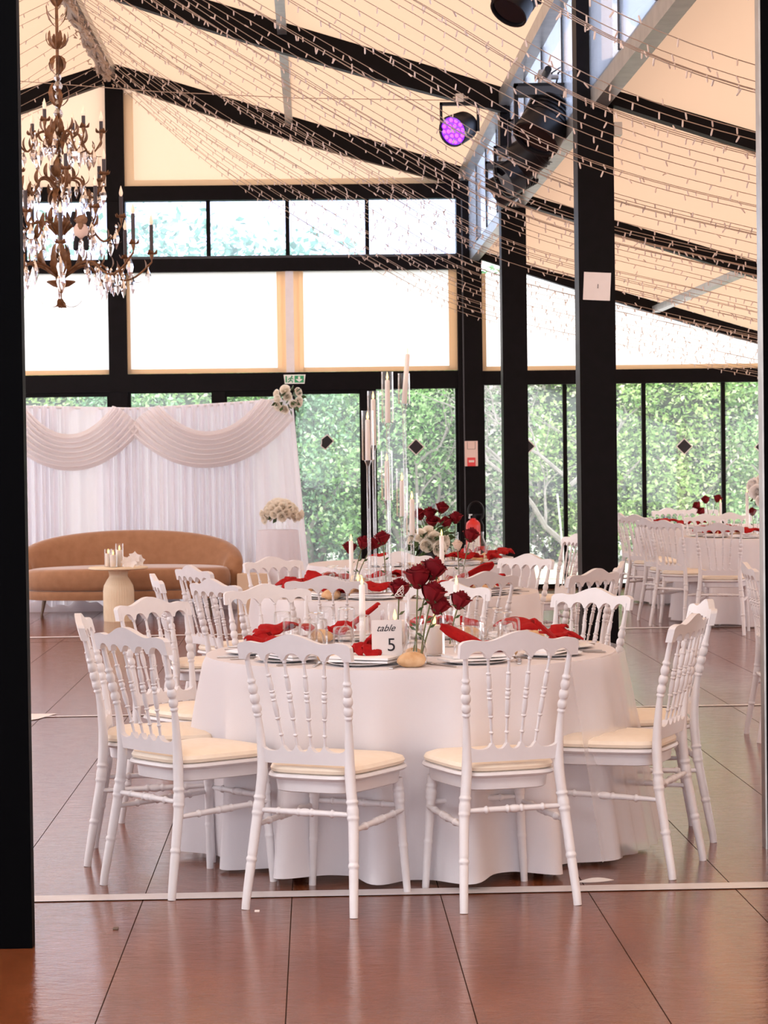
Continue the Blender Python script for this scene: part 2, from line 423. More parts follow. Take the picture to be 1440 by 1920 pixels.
for i in range(3):
    y0, y1 = YB[i] + .1, YB[i + 1] - .02
    x = XE - .02
    bar((x, y0, znave(x) - .10), (x, y1, znave(x) - .10), .10, .12, M['grey'], 'eave_beam', f'grey eave beam under the main roof edge in the {nm_bay[i]} bay', 'beam')
    bar((c1x + .02, y0, 3.69), (c1x + .02, y1, 3.69), .10, .12, M['grey'], 'sill_beam', f'grey metal beam at the top of the aisle roof in the {nm_bay[i]} bay', 'beam')
    g = MB().box(XE + .03, XE + .04, y0, y1, 3.74, znave(XE) - .14)
    wn = struct(f'window_{10 + i}', g, M['milkglass'], f'hazy clerestory glass between main roof and aisle in the {nm_bay[i]} bay', 'window')
    for k in range(1, 4):
        yy = y0 + (y1 - y0) * k / 4
        MB().box(XE + .02, XE + .05, yy - .012, yy + .012, 3.74, znave(XE) - .14).obj('mullion', M['darkgrey'], wn)
bar((XR, 8.5, ZR - .09), (XR, 24.9, ZR - .09), .12, .10, M['grey'], 'ridge_beam', 'grey ridge beam under the peak of the canvas roof', 'beam')

# end wall
def xz(x0, x1, z0, z1, y0, y1): return MB().box(x0, x1, y0, y1, z0, z1)
xm = PX(225, YW)
xcl, xcr = c3x - .135, c3x + .135
zl0, zl1 = 2.235, 2.43
struct('lintel', xz(XL, xcl, zl0, zl1, YW - .06, YW + .1), M['black'], 'black lintel over the glass doors of the main hall', 'lintel')
struct('lintel', xz(xcr, XWING, zl0 + .03, zl1 - .01, YW - .06, YW + .1), M['black'], 'black lintel over the aisle glazing', 'lintel')
struct('beam', xz(XL, xcl, 3.545, 3.69, YW - .06, YW + .1), M['black'], 'black beam under the clerestory window strip', 'beam')
struct('beam', xz(XL, xcl, 4.33, 4.49, YW - .06, YW + .1), M['black'], 'black beam over the clerestory window strip', 'beam')
# gable canvas
n = 12
def gable(xa, xb, label):
    xs = [xa + (xb - xa) * k / n for k in range(n + 1)]
    return struct('wall_back', MB().slab([(x, 4.49) for x in xs], [(x, max(4.5, znave(x) - .06)) for x in xs], YW + .05, YW + .06), M['gable'], label, 'wall')
gable(xm + .1, xcl + .1, 'cream canvas gable panel above the clerestory by the columns')
gable(XL, xm - .1, 'cream canvas gable panel above the clerestory behind the chandelier')
struct('trim_1', xz(xm + .1, xm + .2, 4.56, znave(xm + .2) - .25, YW - .01, YW + .03), M['hem'], 'tan canvas strap beside the ridge post', 'trim')
struct('trim_2', xz(xm + .1, xcl, 4.49, 4.56, YW - .01, YW + .03), M['hem'], 'tan canvas hem along the gable foot', 'trim')
# clerestory glass + mullions
wn = struct('window_1', xz(xm + .1, xcl, 3.69, 4.33, YW + .02, YW + .03), M['milkglass'], 'hazy clerestory window strip showing pale tree tops', 'window')
for px in (397, 545, 694):
    x = PX(px, YW); xz(x - .022, x + .022, 3.69, 4.33, YW, YW + .05).obj('mullion', M['black'], wn)
xz(xm + .1, xcl, 3.69, 3.72, YW - .03, YW + .05).obj('window_sill', M['darkgrey'], wn)
wn = struct('window_2', xz(XL, xm - .1, 3.69, 4.33, YW + .02, YW + .03), M['milkglass'], 'hazy clerestory window strip behind the chandelier', 'window')
for px in (53, -95): 
    x = PX(px, YW); xz(x - .022, x + .022, 3.69, 4.33, YW, YW + .05).obj('mullion', M['black'], wn)
# white film windows with canvas borders
def film(num, x0, x1, z0, z1, label, bl=.06, br=.06, bb=.05, bt=.0):
    wn = struct(f'window_{num}', xz(x0, x1, z0, z1, YW + .03, YW + .035), M['pvc'], label, 'window')
    b = MB()
    b.box(x0 - bl, x0, YW + .0, YW + .03, z0 - bb, z1); b.box(x1, x1 + br, YW + .0, YW + .03, z0 - bb, z1); b.box(x0, x1, YW + .0, YW + .03, z0 - bb, z0)
    b.obj('canvas_border', M['strap'], wn)
    return wn
zf0, zf1 = 2.485, 3.545
film(3, PX(248, YW), PX(523, YW), zf0, zf1, 'glowing white film window left of the pale mullion', .09, .06)
film(4, PX(573, YW), PX(845, YW), zf0, zf1, 'glowing white film window between pale mullion and black column', .06, .09)
film(5, XL + .2, PX(218, YW) - .05, zf0, zf1, 'glowing white film window below the chandelier', .1, .05)
x = PX(547, YW)
o = struct('trim_3', xz(PX(533, YW), PX(563, YW), zl1, 3.545, YW - .01, YW + .02), M['strap'], 'pale canvas-covered mullion between two white film windows', 'trim')
xz(x - .045, x + .045, zl1, 3.545, YW - .03, YW - .01).obj('cover_strip', M['paper'], o)
# aisle film window under the sloping rafter
xs = [PX(912, YW) + (XWING - PX(912, YW)) * k / 12 for k in range(13)]
wn = struct('window_6', MB().slab([(x, 2.47) for x in xs], [(x, max(2.48, min(3.5, zwing(x) - .05))) for x in xs], YW + .03, YW + .035), M['pvc'], 'glowing white film window of the side aisle under the sloping rafter', 'window')
xz(xcr, XWING, 2.42, 2.47, YW, YW + .03).obj('canvas_border', M['strap'], wn)
xz(xcr, xcr + .05, 2.47, 3.5, YW, YW + .03).obj('canvas_border', M['strap'], wn)
# glass doors
def door(num, x0, x1, z1, label, st=.03, top=.05):
    d = struct(f'door_{num}', xz(x0, x1, .05, z1, YW + .02, YW + .03), M['doorglass'], label, 'door')
    b = MB(); b.box(x0, x1, YW - .02, YW + .06, 0, .06); b.box(x0, x1, YW - .02, YW + .06, z1, zl0)
    b.box(x0, x0 + st, YW - .02, YW + .06, 0, z1); b.box(x1 - st, x1, YW - .02, YW + .06, 0, z1)
    b.obj('frame', M['black'], d); return d
x4, x5 = PX(400, YW), PX(550, YW); xs1, xs2 = PX(677, YW), PX(705, YW)
door(3, xm + .1, x4 + .02, 2.22, 'glass door panel behind the white backdrop')
door(4, x4 + .13, x5, 2.17, 'glass door panel behind the backdrop corner flowers')
struct('door_5', xz(x4, x4 + .14, 0, zl0, YW - .04, YW + .1), M['black'], 'black door post behind the white backdrop', 'door')
door(6, x5, xs1 + .02, 2.19, 'sliding glass door with a peeling black diamond')
struct('door_7', xz(xs1, xs2, 0, zl0, YW - .05, YW + .1), M['black'], 'black meeting post of the sliding glass doors', 'door')
door(8, xs2 - .02, xcl, 2.26, 'glass door between the meeting post and the column')
door(9, XL, xm - .1, 2.19, 'glass door panel behind the sofa and backdrop')
edges = [xcr] + [PX(p, YW) for p in (1060, 1208, 1357)] + [5.5, 6.3, XWING]
lbl = ['beside the fire alarm column', 'crossed by grey branches', 'with the blue-green hedge behind', 'at the picture edge', 'beyond the picture edge', 'at the hall corner']
for k in range(6):
    d = struct(f'window_{20 + k}', xz(edges[k], edges[k + 1], .05, zl0 + .03, YW + .02, YW + .03), M['doorglass'], f'tall aisle glass pane {lbl[k]}', 'window')
    b = MB(); b.box(edges[k] - .022, edges[k] + .022, YW, YW + .06, 0, zl0 + .03); b.box(edges[k], edges[k + 1], YW, YW + .06, 0, .05)
    b.obj('frame', M['black'], d)
# side walls out of the frame: light film over low panels
struct('wall_left', MB().box(XL - .05, XL - .03, 8.4, YW, 0, znave(XL)), M['pvc'], 'white film side wall of the main hall', 'wall')
struct('wall_right', MB().box(XWING, XWING + .02, 8.4, YW, 0, zwing(XWING)), M['pvc'], 'white film side wall of the aisle', 'wall')
# doorway the photo is taken through
xl = F(58, 1783).x
d = struct('door_1', MB().box(xl - .9, xl, 6.93, 7.0, 0, 3.4), M['blackgloss'], 'black open door leaf along the left picture edge', 'door')
q = F(1431, 1592); q.x += .012
d = struct('door_2', MB().box(q.x, q.x + .9, q.y, q.y + .06, 0, 3.4), M['blackgloss'], 'black glossy door leaf along the right picture edge', 'door')
MB().box(q.x - .003, q.x + .004, q.y - .004, q.y + .064, 0, 3.4).obj('edge_strip', M['grey'], d)

# unseen room around the camera, added to dim and tint the front light
struct('ceiling', MB().box(-9, 9, -6, YN, 3.5, 3.6), M['darkgrey'], 'unseen dark ceiling added before the doorway to cut the front light', 'ceiling')
struct('wall_unseen_left', MB().box(-9.1, -9, -6, 8.4, 0, 3.5), M['pvc'], 'unseen white film side wall added to let in cool front light', 'wall')
struct('wall_unseen_right', MB().box(9, 9.1, -6, 8.4, 0, 3.5), M['strap'], 'unseen cream canvas side wall added to warm the front light', 'wall')  # cream sheet out of view, warms the light from this side
# tape lines on the floor
def tape(ya, yb, wd, label):
    b = MB().add([(-6, ya - wd / 2, .003), (6.5, yb - wd / 2, .003), (6.5, yb + wd / 2, .003), (-6, ya + wd / 2, .003)], [(0, 1, 2, 3)])
    return tag(b.obj('floor_tape', M['tape']), label, 'tape', 'white tape lines on the floor')
yt = F(720, 1674).y
tape(yt, yt, .105, 'broad white tape line across the floor in front of the chairs')
tape(F(100, 1195).y, F(100, 1195).y, .11, 'thin white tape line across the floor before the sofa')
tape(13.22, 13.22, .045, 'faint pale tape line across the floor behind the front table')
# ------------------------------------------------------------------ outside: hedge and trees
def foliage_mesh(name, m, n, seed, size, rx, ry, rz, clusters=70, inner=.55):
    R = random.Random(seed); b = MB()
    cl = []
    for k in range(clusters):
        z = R.uniform(-1, 1); a = R.uniform(0, 2 * PI); q = math.sqrt(1 - z * z); rr = R.uniform(inner, 1.0)
        cl.append(Vector((rx * q * math.cos(a) * rr, ry * q * math.sin(a) * rr, rz * z * rr)))
    for k in range(n):
        c = cl[R.randrange(clusters)]
        p = c + Vector((R.gauss(0, .24), R.gauss(0, .22), R.gauss(0, .18)))
        s = size * R.uniform(.6, 1.3)
        d = Vector((R.gauss(0, 1), R.gauss(0, 1), R.gauss(0, .7) - .3)).normalized()
        nrm = Vector((R.gauss(0, .7), R.gauss(0, .7) - .3, 1)).normalized(); sd = d.cross(nrm).normalized()
        up = sd.cross(d)
        b.add([p, p + d * s * .5 + sd * s * .32 + up * s * .06, p + d * s, p + d * s * .5 - sd * s * .32 + up * s * .06], [(0, 1, 2, 3)])
    return b.mesh(name, m)
def trunk_mesh(seed, h, spread, r=.06):
    R = random.Random(seed); b = MB()
    for k in range(5):
        p = Vector((R.uniform(-.1, .1), R.uniform(-.1, .1), 0)); pts = [p.copy()]
        d = Vector((R.uniform(-.3, .3), R.uniform(-.2, .2), 1))
        for j in range(6):
            d = (d + Vector((R.gauss(0, .22), R.gauss(0, .15), .1))).normalized(); p = p + d * h / 6; pts.append(p.copy())
        b.tube(pts, [r * (1 - .13 * j) for j in range(7)], 6)
    return b.mesh('trunk', M['bark'])
FM = {}
for nm_, m_, sd in (('a', 'fol_a', 1), ('b', 'fol_b', 2), ('c', 'fol_c', 3), ('f', 'fol_f', 4)):
    FM[nm_] = foliage_mesh('foliage', M[m_], 19000, sd, .074, 1.25, .85, 1.55, 44)
TM = [trunk_mesh(s, 2.6, 1) for s in (1, 2)]
CM = MB().ball((0, 0, 0), (.95, .5, 1.25), 14, 9).mesh('shade_core', M['core'], True)  # plain dark ball: stands in for shade between leaves and hides the sky
def shrub(kind, x, y, zc_, s, label, cat='shrub', group='green shrubs of the hedge outside'):
    t = thing('hedge_shrub', label, cat, (x, y, -.03), 0, group)
    link('foliage', FM[kind], t, (0, 0, zc_), (0, 0, random.uniform(0, 6)), s)
    link('shade_core', CM, t, (0, .15, zc_), None, (s[0], s[1], s[2]))
    link('trunk', TM[int(x * 10) % 2], t, None, None, (1, 1, zc_ / 2.6))
    return t
hedge = [  # kind, photo x, depth, centre height, scale, where
    ('c', 585, 31.8, 1.5, (.9, .9, 1.0), 'blue-green shrub outside beside the backdrop edge'),
    ('c', 660, 32.4, 1.7, (1, 1, 1.1), 'blue-green shrub outside behind the peeling diamond'),
    ('a', 740, 31.6, 1.6, (1, 1, 1.05), 'leafy green shrub outside behind the tall candles'),
    ('a', 830, 32.2, 1.7, (1, 1, 1.1), 'leafy green shrub outside beside the alarm column'),
    ('f', 925, 31.9, 1.6, (1, 1, 1.05), 'green shrub with pink blossom outside between two black columns'),
    ('f', 1030, 32.5, 1.7, (1, 1, 1.1), 'blossoming shrub outside with bare grey branches'),
    ('b', 1110, 31.7, 1.6, (1, 1, 1.0), 'yellow-green shrub outside partly hidden by the thick column'),
    ('a', 1190, 32.2, 1.7, (1, 1, 1.1), 'bright green shrub outside beside the thick column'),
    ('b', 1285, 31.8, 1.6, (1.1, 1, 1.05), 'yellow-green shrub outside behind the whole black diamond of the aisle'),
    ('f', 1385, 32.2, 1.7, (1.1, 1, 1.1), 'pale blossoming shrub outside at the aisle picture edge'),
    ('a', 1480, 31.9, 1.6, (1.1, 1, 1.05), 'green shrub outside beyond the picture edge of the aisle'),
    ('b', 470, 32.2, 1.6, (1.1, 1, 1.05), 'yellow-green shrub outside above the backdrop near its flowers'),
    ('a', 330, 32.0, 1.6, (1.2, 1, 1.05), 'green shrub outside above the middle of the backdrop'),
    ('c', 190, 32.2, 1.6, (1.2, 1, 1.05), 'blue-green shrub outside above the backdrop beside the ridge post'),
    ('b', 60, 32.0, 1.6, (1.2, 1, 1.05), 'yellow-green shrub outside above the backdrop next to the door leaf')]
for k, px, y, zc_, s, lb in hedge:
    shrub(k, PX(px, y), y, zc_, s, lb)
FT = {k: foliage_mesh('foliage', M[m_], 4200, 10 + i, .13, 1.9, 1.3, 1.7, 46, .3) for i, (k, m_) in enumerate((('c', 'fol_c'), ('a', 'fol_a')))}
trees = [('c', 300, 37, 3.45, 1.2, 'hazy tree seen through the clerestory right of the ridge post'), ('c', 470, 38, 3.2, 1.2, 'pale tree crown seen through the second clerestory pane'),
         ('c', 620, 37, 2.9, 1.25, 'sparse tree crown seen through the third clerestory pane'), ('c', 780, 38, 2.3, 1.15, 'low tree crown barely showing in the last clerestory pane'),
         ('a', 120, 37, 3.3, 1.2, 'hazy tree crown seen behind the chandelier'), ('c', 930, 37.5, 2.7, 1.15, 'tall tree behind the blossoming shrubs outside'),
         ('a', 1120, 38, 2.9, 1.15, 'tall green tree behind the hedge at the thick column'), ('c', 1330, 38, 2.8, 1.2, 'tall green tree behind the hedge of the aisle')]
for k, px, y, zc_, s, lb in trees:
    t = thing('garden_tree', lb, 'tree', (PX(px, y), y, -.03), 0, 'trees behind the hedge')
    link('foliage', FT[k], t, (0, 0, zc_), (0, 0, random.uniform(0, 6)), (s, s, s)); link('trunk', TM[int(px) % 2], t, None, None, (1.4, 1.4, zc_ / 2.4))
# bare grey branches in the hedge
t = thing('bare_tree', 'bare grey tree with crooked branches outside between two columns', 'tree', (PX(1062, 30.6), 30.6, -.03))
R = random.Random(5); b = MB()
def branch(p, d, L, r, depth):
    pts = [p.copy()]; n_ = 6
    for j in range(n_):
        d = (d + Vector((R.gauss(0, .22), R.gauss(0, .12), R.gauss(0, .16)))).normalized(); p = p + d * L / n_; pts.append(p.copy())
    b.tube(pts, [r * (1 - .75 * j / n_) for j in range(n_ + 1)], 6)
    if depth:
        for j in range(4):
            q = pts[2 + j % 4]; a = R.uniform(0, 2 * PI)
            branch(q, (d + Vector((R.uniform(-1, 1), R.uniform(-.4, .4), R.uniform(-.3, .8)))).normalized(), L * .6, r * .5, depth - 1)
branch(Vector((0, 0, 0)), Vector((.05, 0, 1)), 2.0, .05, 2); branch(Vector((.05, 0, 1.1)), Vector((.8, 0, .7)), 1.7, .035, 2); branch(Vector((0, 0, 1.2)), Vector((-.9, 0, .8)), 1.5, .03, 2)
b.obj('trunk', M['bark'], t)
t2 = thing('bare_tree', 'thin grey bare branches outside behind the second tall candle', 'tree', (PX(765, 30.9), 30.9, -.03))
b = MB(); R = random.Random(9); branch(Vector((0, 0, 0)), Vector((.1, 0, 1)), 2.2, .03, 2); branch(Vector((.1, 0, 1.4)), Vector((.8, 0, .5)), 1.3, .025, 2); b.obj('trunk', M['bark'], t2)
p = F(1046, 1040); tag(MB().box(p.x - .04, p.x + .04, 29.5, 29.58, -.03, 1.35).obj('garden_post', M['rust']), 'rusty brown iron post outside between the columns', 'post')
tag(MB().tube([(PX(1044, 28), 28, 1.0), (PX(1058, 28), 28, -.03)], .012, 8).obj('garden_stake', M['paper']), 'thin white leaning stake outside beside the rusty post', 'stake')

# ------------------------------------------------------------------ chair
def bead(z, centre, half, amp):
    t = (z - centre) / half
    return amp * math.sqrt(max(0, 1 - t * t)) if abs(t) < 1 else 0.
def lerp_tab(tab, z):
    for (a, va), (b_, vb) in zip(tab, tab[1:]):
        if z <= b_:
            t = max(0, min(1, (z - a) / (b_ - a)))
            return va + (vb - va) * t
    return tab[-1][1]
def chair_parts():
    ch = M['chair']; parts = []
    XT = [(0, .200), (.30, .178), (.46, .160), (.60, .164), (.86, .184)]
    YT = [(0, -.262), (.32, -.205), (.47, -.195), (.62, -.208), (.86, -.262)]
    RT = [(0, .0138), (.16, .0162), (.30, .0172), (.46, .0178), (.56, .0142), (.64, .0108), (.75, .0108), (.86, .0078)]
    def rear(s):
        zs = [i * .0043 for i in range(201)]
        pts, rr = [], []
        for z in zs:
            r = lerp_tab(RT, z)
            for c, hw, a in ((.163, .006, .0022), (.315, .006, .0035), (.336, .016, .0025), (.367, .006, .0035),
                             (.642, .005, .0042), (.664, .014, .0055), (.698, .015, .006), (.731, .014, .005), (.757, .005, .0045)):
                r += bead(z, c, hw, a)
            if .148 < z < .156 or .170 < z < .177: r -= .001
            sm = lambda T: sum(lerp_tab(T, z + k * .02) for k in (-2, -1, 0, 1, 2)) / 5
            pts.append((s * sm(XT), sm(YT), z)); rr.append(r)
        return MB().tube(pts, rr, 12).mesh('leg', ch, 60)
    def front(s):
        zs = [i * .0052 for i in range(77)]
        pts, rr = [], []
        for z in zs:
            r = .0125 + .005 * z / .39
            for c, hw, a in ((.163, .006, .002), (.315, .006, .003), (.334, .014, .003), (.358, .006, .003)): r += bead(z, c, hw, a)
            pts.append((s * (.182 - .024 * (z / .39)), .200 - .018 * z / .39, z)); rr.append(r)
        return MB().tube(pts, rr, 12).mesh('leg', ch, 60)
    for s in (-1, 1): parts.append(('leg', rear(s)))
    for s in (-1, 1): parts.append(('leg', front(s)))
    # seat frame and cushion
    def outline(k, n, grow=0.):
        a = 2 * PI * k / n; ca, sa = math.cos(a), math.sin(a); e = 2 / 4.6
        x = math.copysign(abs(ca) ** e, ca); y = math.copysign(abs(sa) ** e, sa)
        wd = .186 + .024 * y + grow; return x * wd, y * (.208 + grow) + .012
    def stackm(name, levels, m):
        n = 40; b = MB(); vs = []; fs = []
        for g, z in levels:
            for k in range(n):
                x, y = outline(k, n, g); vs.append((x, y, z))
        for i in range(len(levels) - 1):
            for k in range(n):
                a, c = i * n + k, i * n + (k + 1) % n; fs.append((a, c, c + n, a + n))
        fs.append(tuple(range(n - 1, -1, -1))); fs.append(tuple((len(levels) - 1) * n + k for k in range(n)))
        return b.add(vs, fs).mesh(name, m, 40)
    parts.append(('seat_frame', stackm('seat_frame', [(-.022, .385), (-.018, .388), (-.014, .425), (.003, .430), (.008, .437), (.004, .446), (-.01, .448)], ch)))
    parts.append(('cushion', stackm('cushion', [(-.012, .447), (-.001, .452), (.002, .462), (-.004, .474), (-.03, .484), (-.075, .489), (-.12, .491)], M['cushion']), {'label': 'cream leatherette seat cushion'}))
    # crest rail with arches
    n = 60; lo, hi = [], []
    tops = [-.111, -.037, .037, .111]; sup = [-.184] + tops + [.184]
    for k in range(n + 1):
        x = -.206 + .412 * k / n; q = abs(x) / .206
        z = .887 + .033 * (math.cos(min(1, q / .62) * PI) * .5 + .5) + .006 * math.exp(-((q - .78) / .14) ** 2)
        if q > .93: z -= .010 * ((q - .93) / .07) ** 2
        hi.append((x, z))
        zb = .832
        for a, c in zip(sup, sup[1:]):
            if a + .008 < x < c - .008:
                t = (x - (a + c) / 2) / ((c - a) / 2 - .008)
                zb = .832 + .025 * math.sqrt(max(0, 1 - t * t))
        lo.append((x, zb))
    cb = MB().slab(lo, hi, -.276, -.252)
    cb.v = [(x, y - .016 * (1 - (x / .2) ** 2) - (z - .86) * .25, z) for x, y, z in cb.v]
    parts.append(('crest_rail', cb.mesh('crest_rail', ch, 35)))
    # lower rail with scallops
    bots = [-.0755, -.0255, .0255, .0755]; sup = [-.160] + bots + [.160]; lo, hi = [], []
    for k in range(n + 1):
        x = -.160 + .32 * k / n; zt = .545
        for a, c in zip(sup, sup[1:]):
            if a + .005 < x < c - .005:
                t = (x - (a + c) / 2) / ((c - a) / 2 - .005); zt = .545 - .020 * math.sqrt(max(0, 1 - t * t))
        lo.append((x, .484)); hi.append((x, zt))
    lb = MB().slab(lo, hi, -.206, -.184)
    lb.v = [(x, y - .006 * (1 - (x / .16) ** 2) - (z - .5) * .12, z) for x, y, z in lb.v]
    parts.append(('lower_rail', lb.mesh('lower_rail', ch, 35)))
    # spindles
    for xt, xb in zip(tops, bots):
        pts, rr = [], []
        for k in range(100):
            t = k / 99; z = .540 + (.858 - .540) * t
            x = xb + (xt - xb) * t; y = -.205 + (-.262 - .016 * (1 - (xt / .2) ** 2) + .205) * t
            r = .0047 + .0010 * math.sin(PI * t)
            for c, hw, a in ((.13, .011, .004), (.30, .011, .0045), (.40, .085, .0038), (.495, .011, .005), (.54, .026, .0048), (.585, .011, .005), (.67, .075, .0034), (.755, .011, .0045), (.90, .011, .003)):
                r += bead(t, c, hw, a)
            pts.append((x, y, z)); rr.append(r)
        parts.append(('spindle', MB().tube(pts, rr, 8).mesh('spindle', ch, 60)))
    # stretchers
    def stretcher(a, c):
        a, c = Vector(a), Vector(c); pts, rr = [], []
        for k in range(81):
            t = k / 80; r = .0078 + .003 * math.sin(PI * t)
            for q, hw, am in ((.22, .014, .0045), (.43, .012, .004), (.50, .04, .003), (.57, .012, .004), (.78, .014, .0045)): r += bead(t, q, hw, am)
            pts.append(a.lerp(c, t)); rr.append(r)
        return MB().tube(pts, rr, 10).mesh('stretcher', ch, 60)
    zr = .325
    parts.append(('stretcher', stretcher((-.176, -.205, zr), (.176, -.205, zr))))
    parts.append(('stretcher', stretcher((-.170, .195, .30), (.170, .195, .30))))
    for s in (-1, 1): parts.append(('stretcher', stretcher((s * .180, -.214, .275), (s * .172, .196, .285))))
    return parts
CHAIR = chair_parts()
def chair(back, f, label, group):
    """back = where the crest stands on plan, f = facing direction"""
    f = Vector((f[0], f[1])).normalized(); o_ = Vector((back[0], back[1])) + f * .262
    return place(CHAIR, 'banquet_chair', label, 'chair', (o_.x, o_.y, 0), math.atan2(-f.x, f.y), group)
def chair_feet(L, R_, label, group):
    a, c = F(*L), F(*R_); m_ = (a + c) / 2; d_ = c - a
    return chair((m_.x, m_.y), (-d_.y, d_.x), label, group)
def chair_px(px, Y, f, label, group): return chair((PX(px, Y), Y), f, label, group)

gA, gB, gC, gD, gE = ('chairs around the front table', 'chairs around the tall candle table', 'chairs at the table by the extinguisher', 'chairs around the aisle table', 'chairs at the aisle table by the glass')
W_ = 'white spindle-back chair with cream cushion, '
chair_feet((458, 1705), (665, 1722), W_ + 'seven o\'clock seat of the front table', gA)
chair_feet((871, 1713), (1083, 1697), W_ + 'five o\'clock seat of the front table', gA)
chair_feet((187, 1658), (328, 1690), W_ + 'eight o\'clock seat of the front table', gA)
chair((-.865, 8.52), (1, .03), W_ + 'nine o\'clock seat of the front table', gA)
chair_px(283, 9.45, (.73, -.68), W_ + 'ten o\'clock seat of the front table', gA)
chair_px(498, 10.3, (.31, -.95), 'white spindle-back chair facing the camera, eleven o\'clock seat of the front table', gA)
chair_px(835, 10.3, (-.34, -.94), 'white spindle-back chair facing the camera, one o\'clock seat of the front table', gA)
chair_px(1106, 9.62, (-.67, -.74), 'white spindle-back chair facing the camera, two o\'clock seat of the front table', gA)
chair((1.50, 8.78), (-1, -.04), W_ + 'three o\'clock seat of the front table', gA)
chair_feet((1258, 1652), (1323, 1611), W_ + 'four o\'clock seat of the front table', gA)
chair_px(608, 10.98, (.26, .96), 'white spindle-back chair, six o\'clock seat of the tall candle table', gB)
chair_px(903, 11.18, (-.52, .86), 'white spindle-back chair, five o\'clock seat of the tall candle table', gB)
chair_px(1108, 11.3, (-.72, .69), 'white spindle-back chair, four o\'clock seat of the tall candle table', gB)
chair((1.60, 12.0), (-.98, .2), 'white spindle-back chair, three o\'clock seat of the tall candle table', gB)
chair_px(983, 13.05, (-.72, -.69), 'white spindle-back chair, two o\'clock seat of the tall candle table', gB)
chair_px(745, 13.6, (-.1, -1), 'white spindle-back chair, twelve o\'clock seat of the tall candle table', gB)
chair_px(510, 13.15, (.58, -.81), 'white spindle-back chair, ten o\'clock seat of the tall candle table', gB)
chair_px(362, 12.25, (.86, .5), 'white spindle-back chair, nine o\'clock seat of the tall candle table', gB)
chair_px(402, 10.85, (.80, .6), 'white spindle-back chair, seven o\'clock seat of the tall candle table', gB)
chair_px(294, 11.4, (.985, .17), 'white spindle-back chair seen edge-on, eight o\'clock seat of the tall candle table', gB)
chair_px(1072, 16.2, (-.97, -.25), 'white spindle-back chair seen edge-on against the thick black column', gC)
chair_px(1346, 18.3, (.30, .95), 'white spindle-back chair, back turned, seven o\'clock seat of the aisle table', gD)
chair_px(1247, 19.25, (.80, .6), 'white spindle-back chair, eight o\'clock seat of the aisle table', gD)
chair_px(1214, 19.9, (.93, .35), 'white spindle-back chair, nine o\'clock seat of the aisle table', gD)
chair_px(1193, 21.1, (.80, .6), 'white spindle-back chair at the aisle table beside the glass, nearest its corner column', gE)
chair_px(1322, 20.9, (.1, -1), 'white spindle-back chair, eleven o\'clock seat of the aisle table', gD)
chair_px(1368, 21.3, (-.1, -1), 'white spindle-back chair, twelve o\'clock seat of the aisle table', gD)
chair_px(1166, 21.7, (.97, .2), 'white spindle-back chair half hidden behind the thick black column', gE)
chair_px(1310, 23.5, (.1, -1), 'white spindle-back chair against the glass behind the aisle rose vase', gE)
chair_px(1253, 23.4, (.4, -.9), 'small white spindle-back chair against the glass, second from the thick column', gE)
chair_feet((1398, 1375), (1424, 1394), 'white spindle-back chair seen edge-on against the dark door leaf', 'chair at a table outside the picture')

# ------------------------------------------------------------------ tables and cloths
TA, TB, TC, TD, TE = (.355, 8.60), (.43, 12.30), (.72, 15.7), (3.98, 19.75), (3.98, 22.5)
TZ = .752
def cloth_mesh(seed, R0=.785, flare=.045, folds=15, drop=.012):
    R = random.Random(seed); ph = [R.uniform(0, 2 * PI) for _ in range(4)]; NU = 260
    def rad(a, t):
        w1 = .5 + .5 * math.cos(folds * a + ph[0] + .8 * math.sin(2 * a + ph[1])); w2 = math.cos((folds // 2) * a + ph[2] + .7 * math.sin(3 * a))
        amp = t ** .8
        return R0 + flare * t * .75 + amp * (.135 * (w1 ** 1.6 - .52) + .04 * w2)
    def fn(u, v):
        a = 2 * PI * u
        if v < .2:
            r = R0 * v / .2 * .99; return (r * math.cos(a), r * math.sin(a), TZ)
        t = (v - .2) / .8
        rr = rad(a, t); z = TZ - (TZ - drop) * t
        if t < .05: q = t / .05; rr = R0 * .99 + (rr - R0 * .99) * math.sqrt(q); z = TZ - (TZ - drop) * t * q
        if t > .98: z += .02 * (.5 + .5 * math.sin(7 * a + ph[3]))
        return (rr * math.cos(a), rr * math.sin(a), z)
    return MB().grid(fn, NU, 30, None, True).mesh('tablecloth', M['cloth'], True)
CL = [cloth_mesh(s) for s in (3, 5)]
def table(c, label, me, deep=False):
    tag(link('tablecloth', me, None, (c[0], c[1], 0)), label, 'tablecloth', 'white tablecloths on round tables')
table(TA, 'white floor-length cloth on the round front table with the number card', CL[0])
table(TB, 'white floor-length cloth on the round table with the tall candles', CL[1])
table(TC, 'white floor-length cloth on the round table before the fire extinguisher', CL[0])
table(TD, 'white floor-length cloth on the round table in the aisle', CL[1])
table(TE, 'white floor-length cloth on the aisle table by the glass', CL[0])
t = thing('folding_table', 'dark-legged round table hidden under the front white cloth', 'table', (TA[0], TA[1], 0))
MB().lathe([(.76, .715), (.772, .72), (.772, .745), (.76, .748)], 48).obj('tabletop', M['sofawood'], t, 40)
for k in range(4):
    a = PI / 4 + k * PI / 2
    MB().tube([(.55 * math.cos(a), .55 * math.sin(a), .715), (.62 * math.cos(a), .62 * math.sin(a), 0)], .018, 10).obj('leg', M['black'], t, 60)
# sheer overlay hanging over one side of the front cloth
def fn(u, v):
    a = math.radians(-48 + 62 * u); t = v
    r = .80 + .13 * t + .012 * t * math.cos(26 * a * 2) + .01; return (r * math.cos(a), r * math.sin(a), TZ + .004 - .70 * t)
tag(MB().grid(fn, 60, 12).obj('sheer_overlay', M['sheer'], None, True, (TA[0], TA[1], 0)), 'sheer white tulle veil hanging over the front tablecloth near the four o\'clock chair', 'veil')

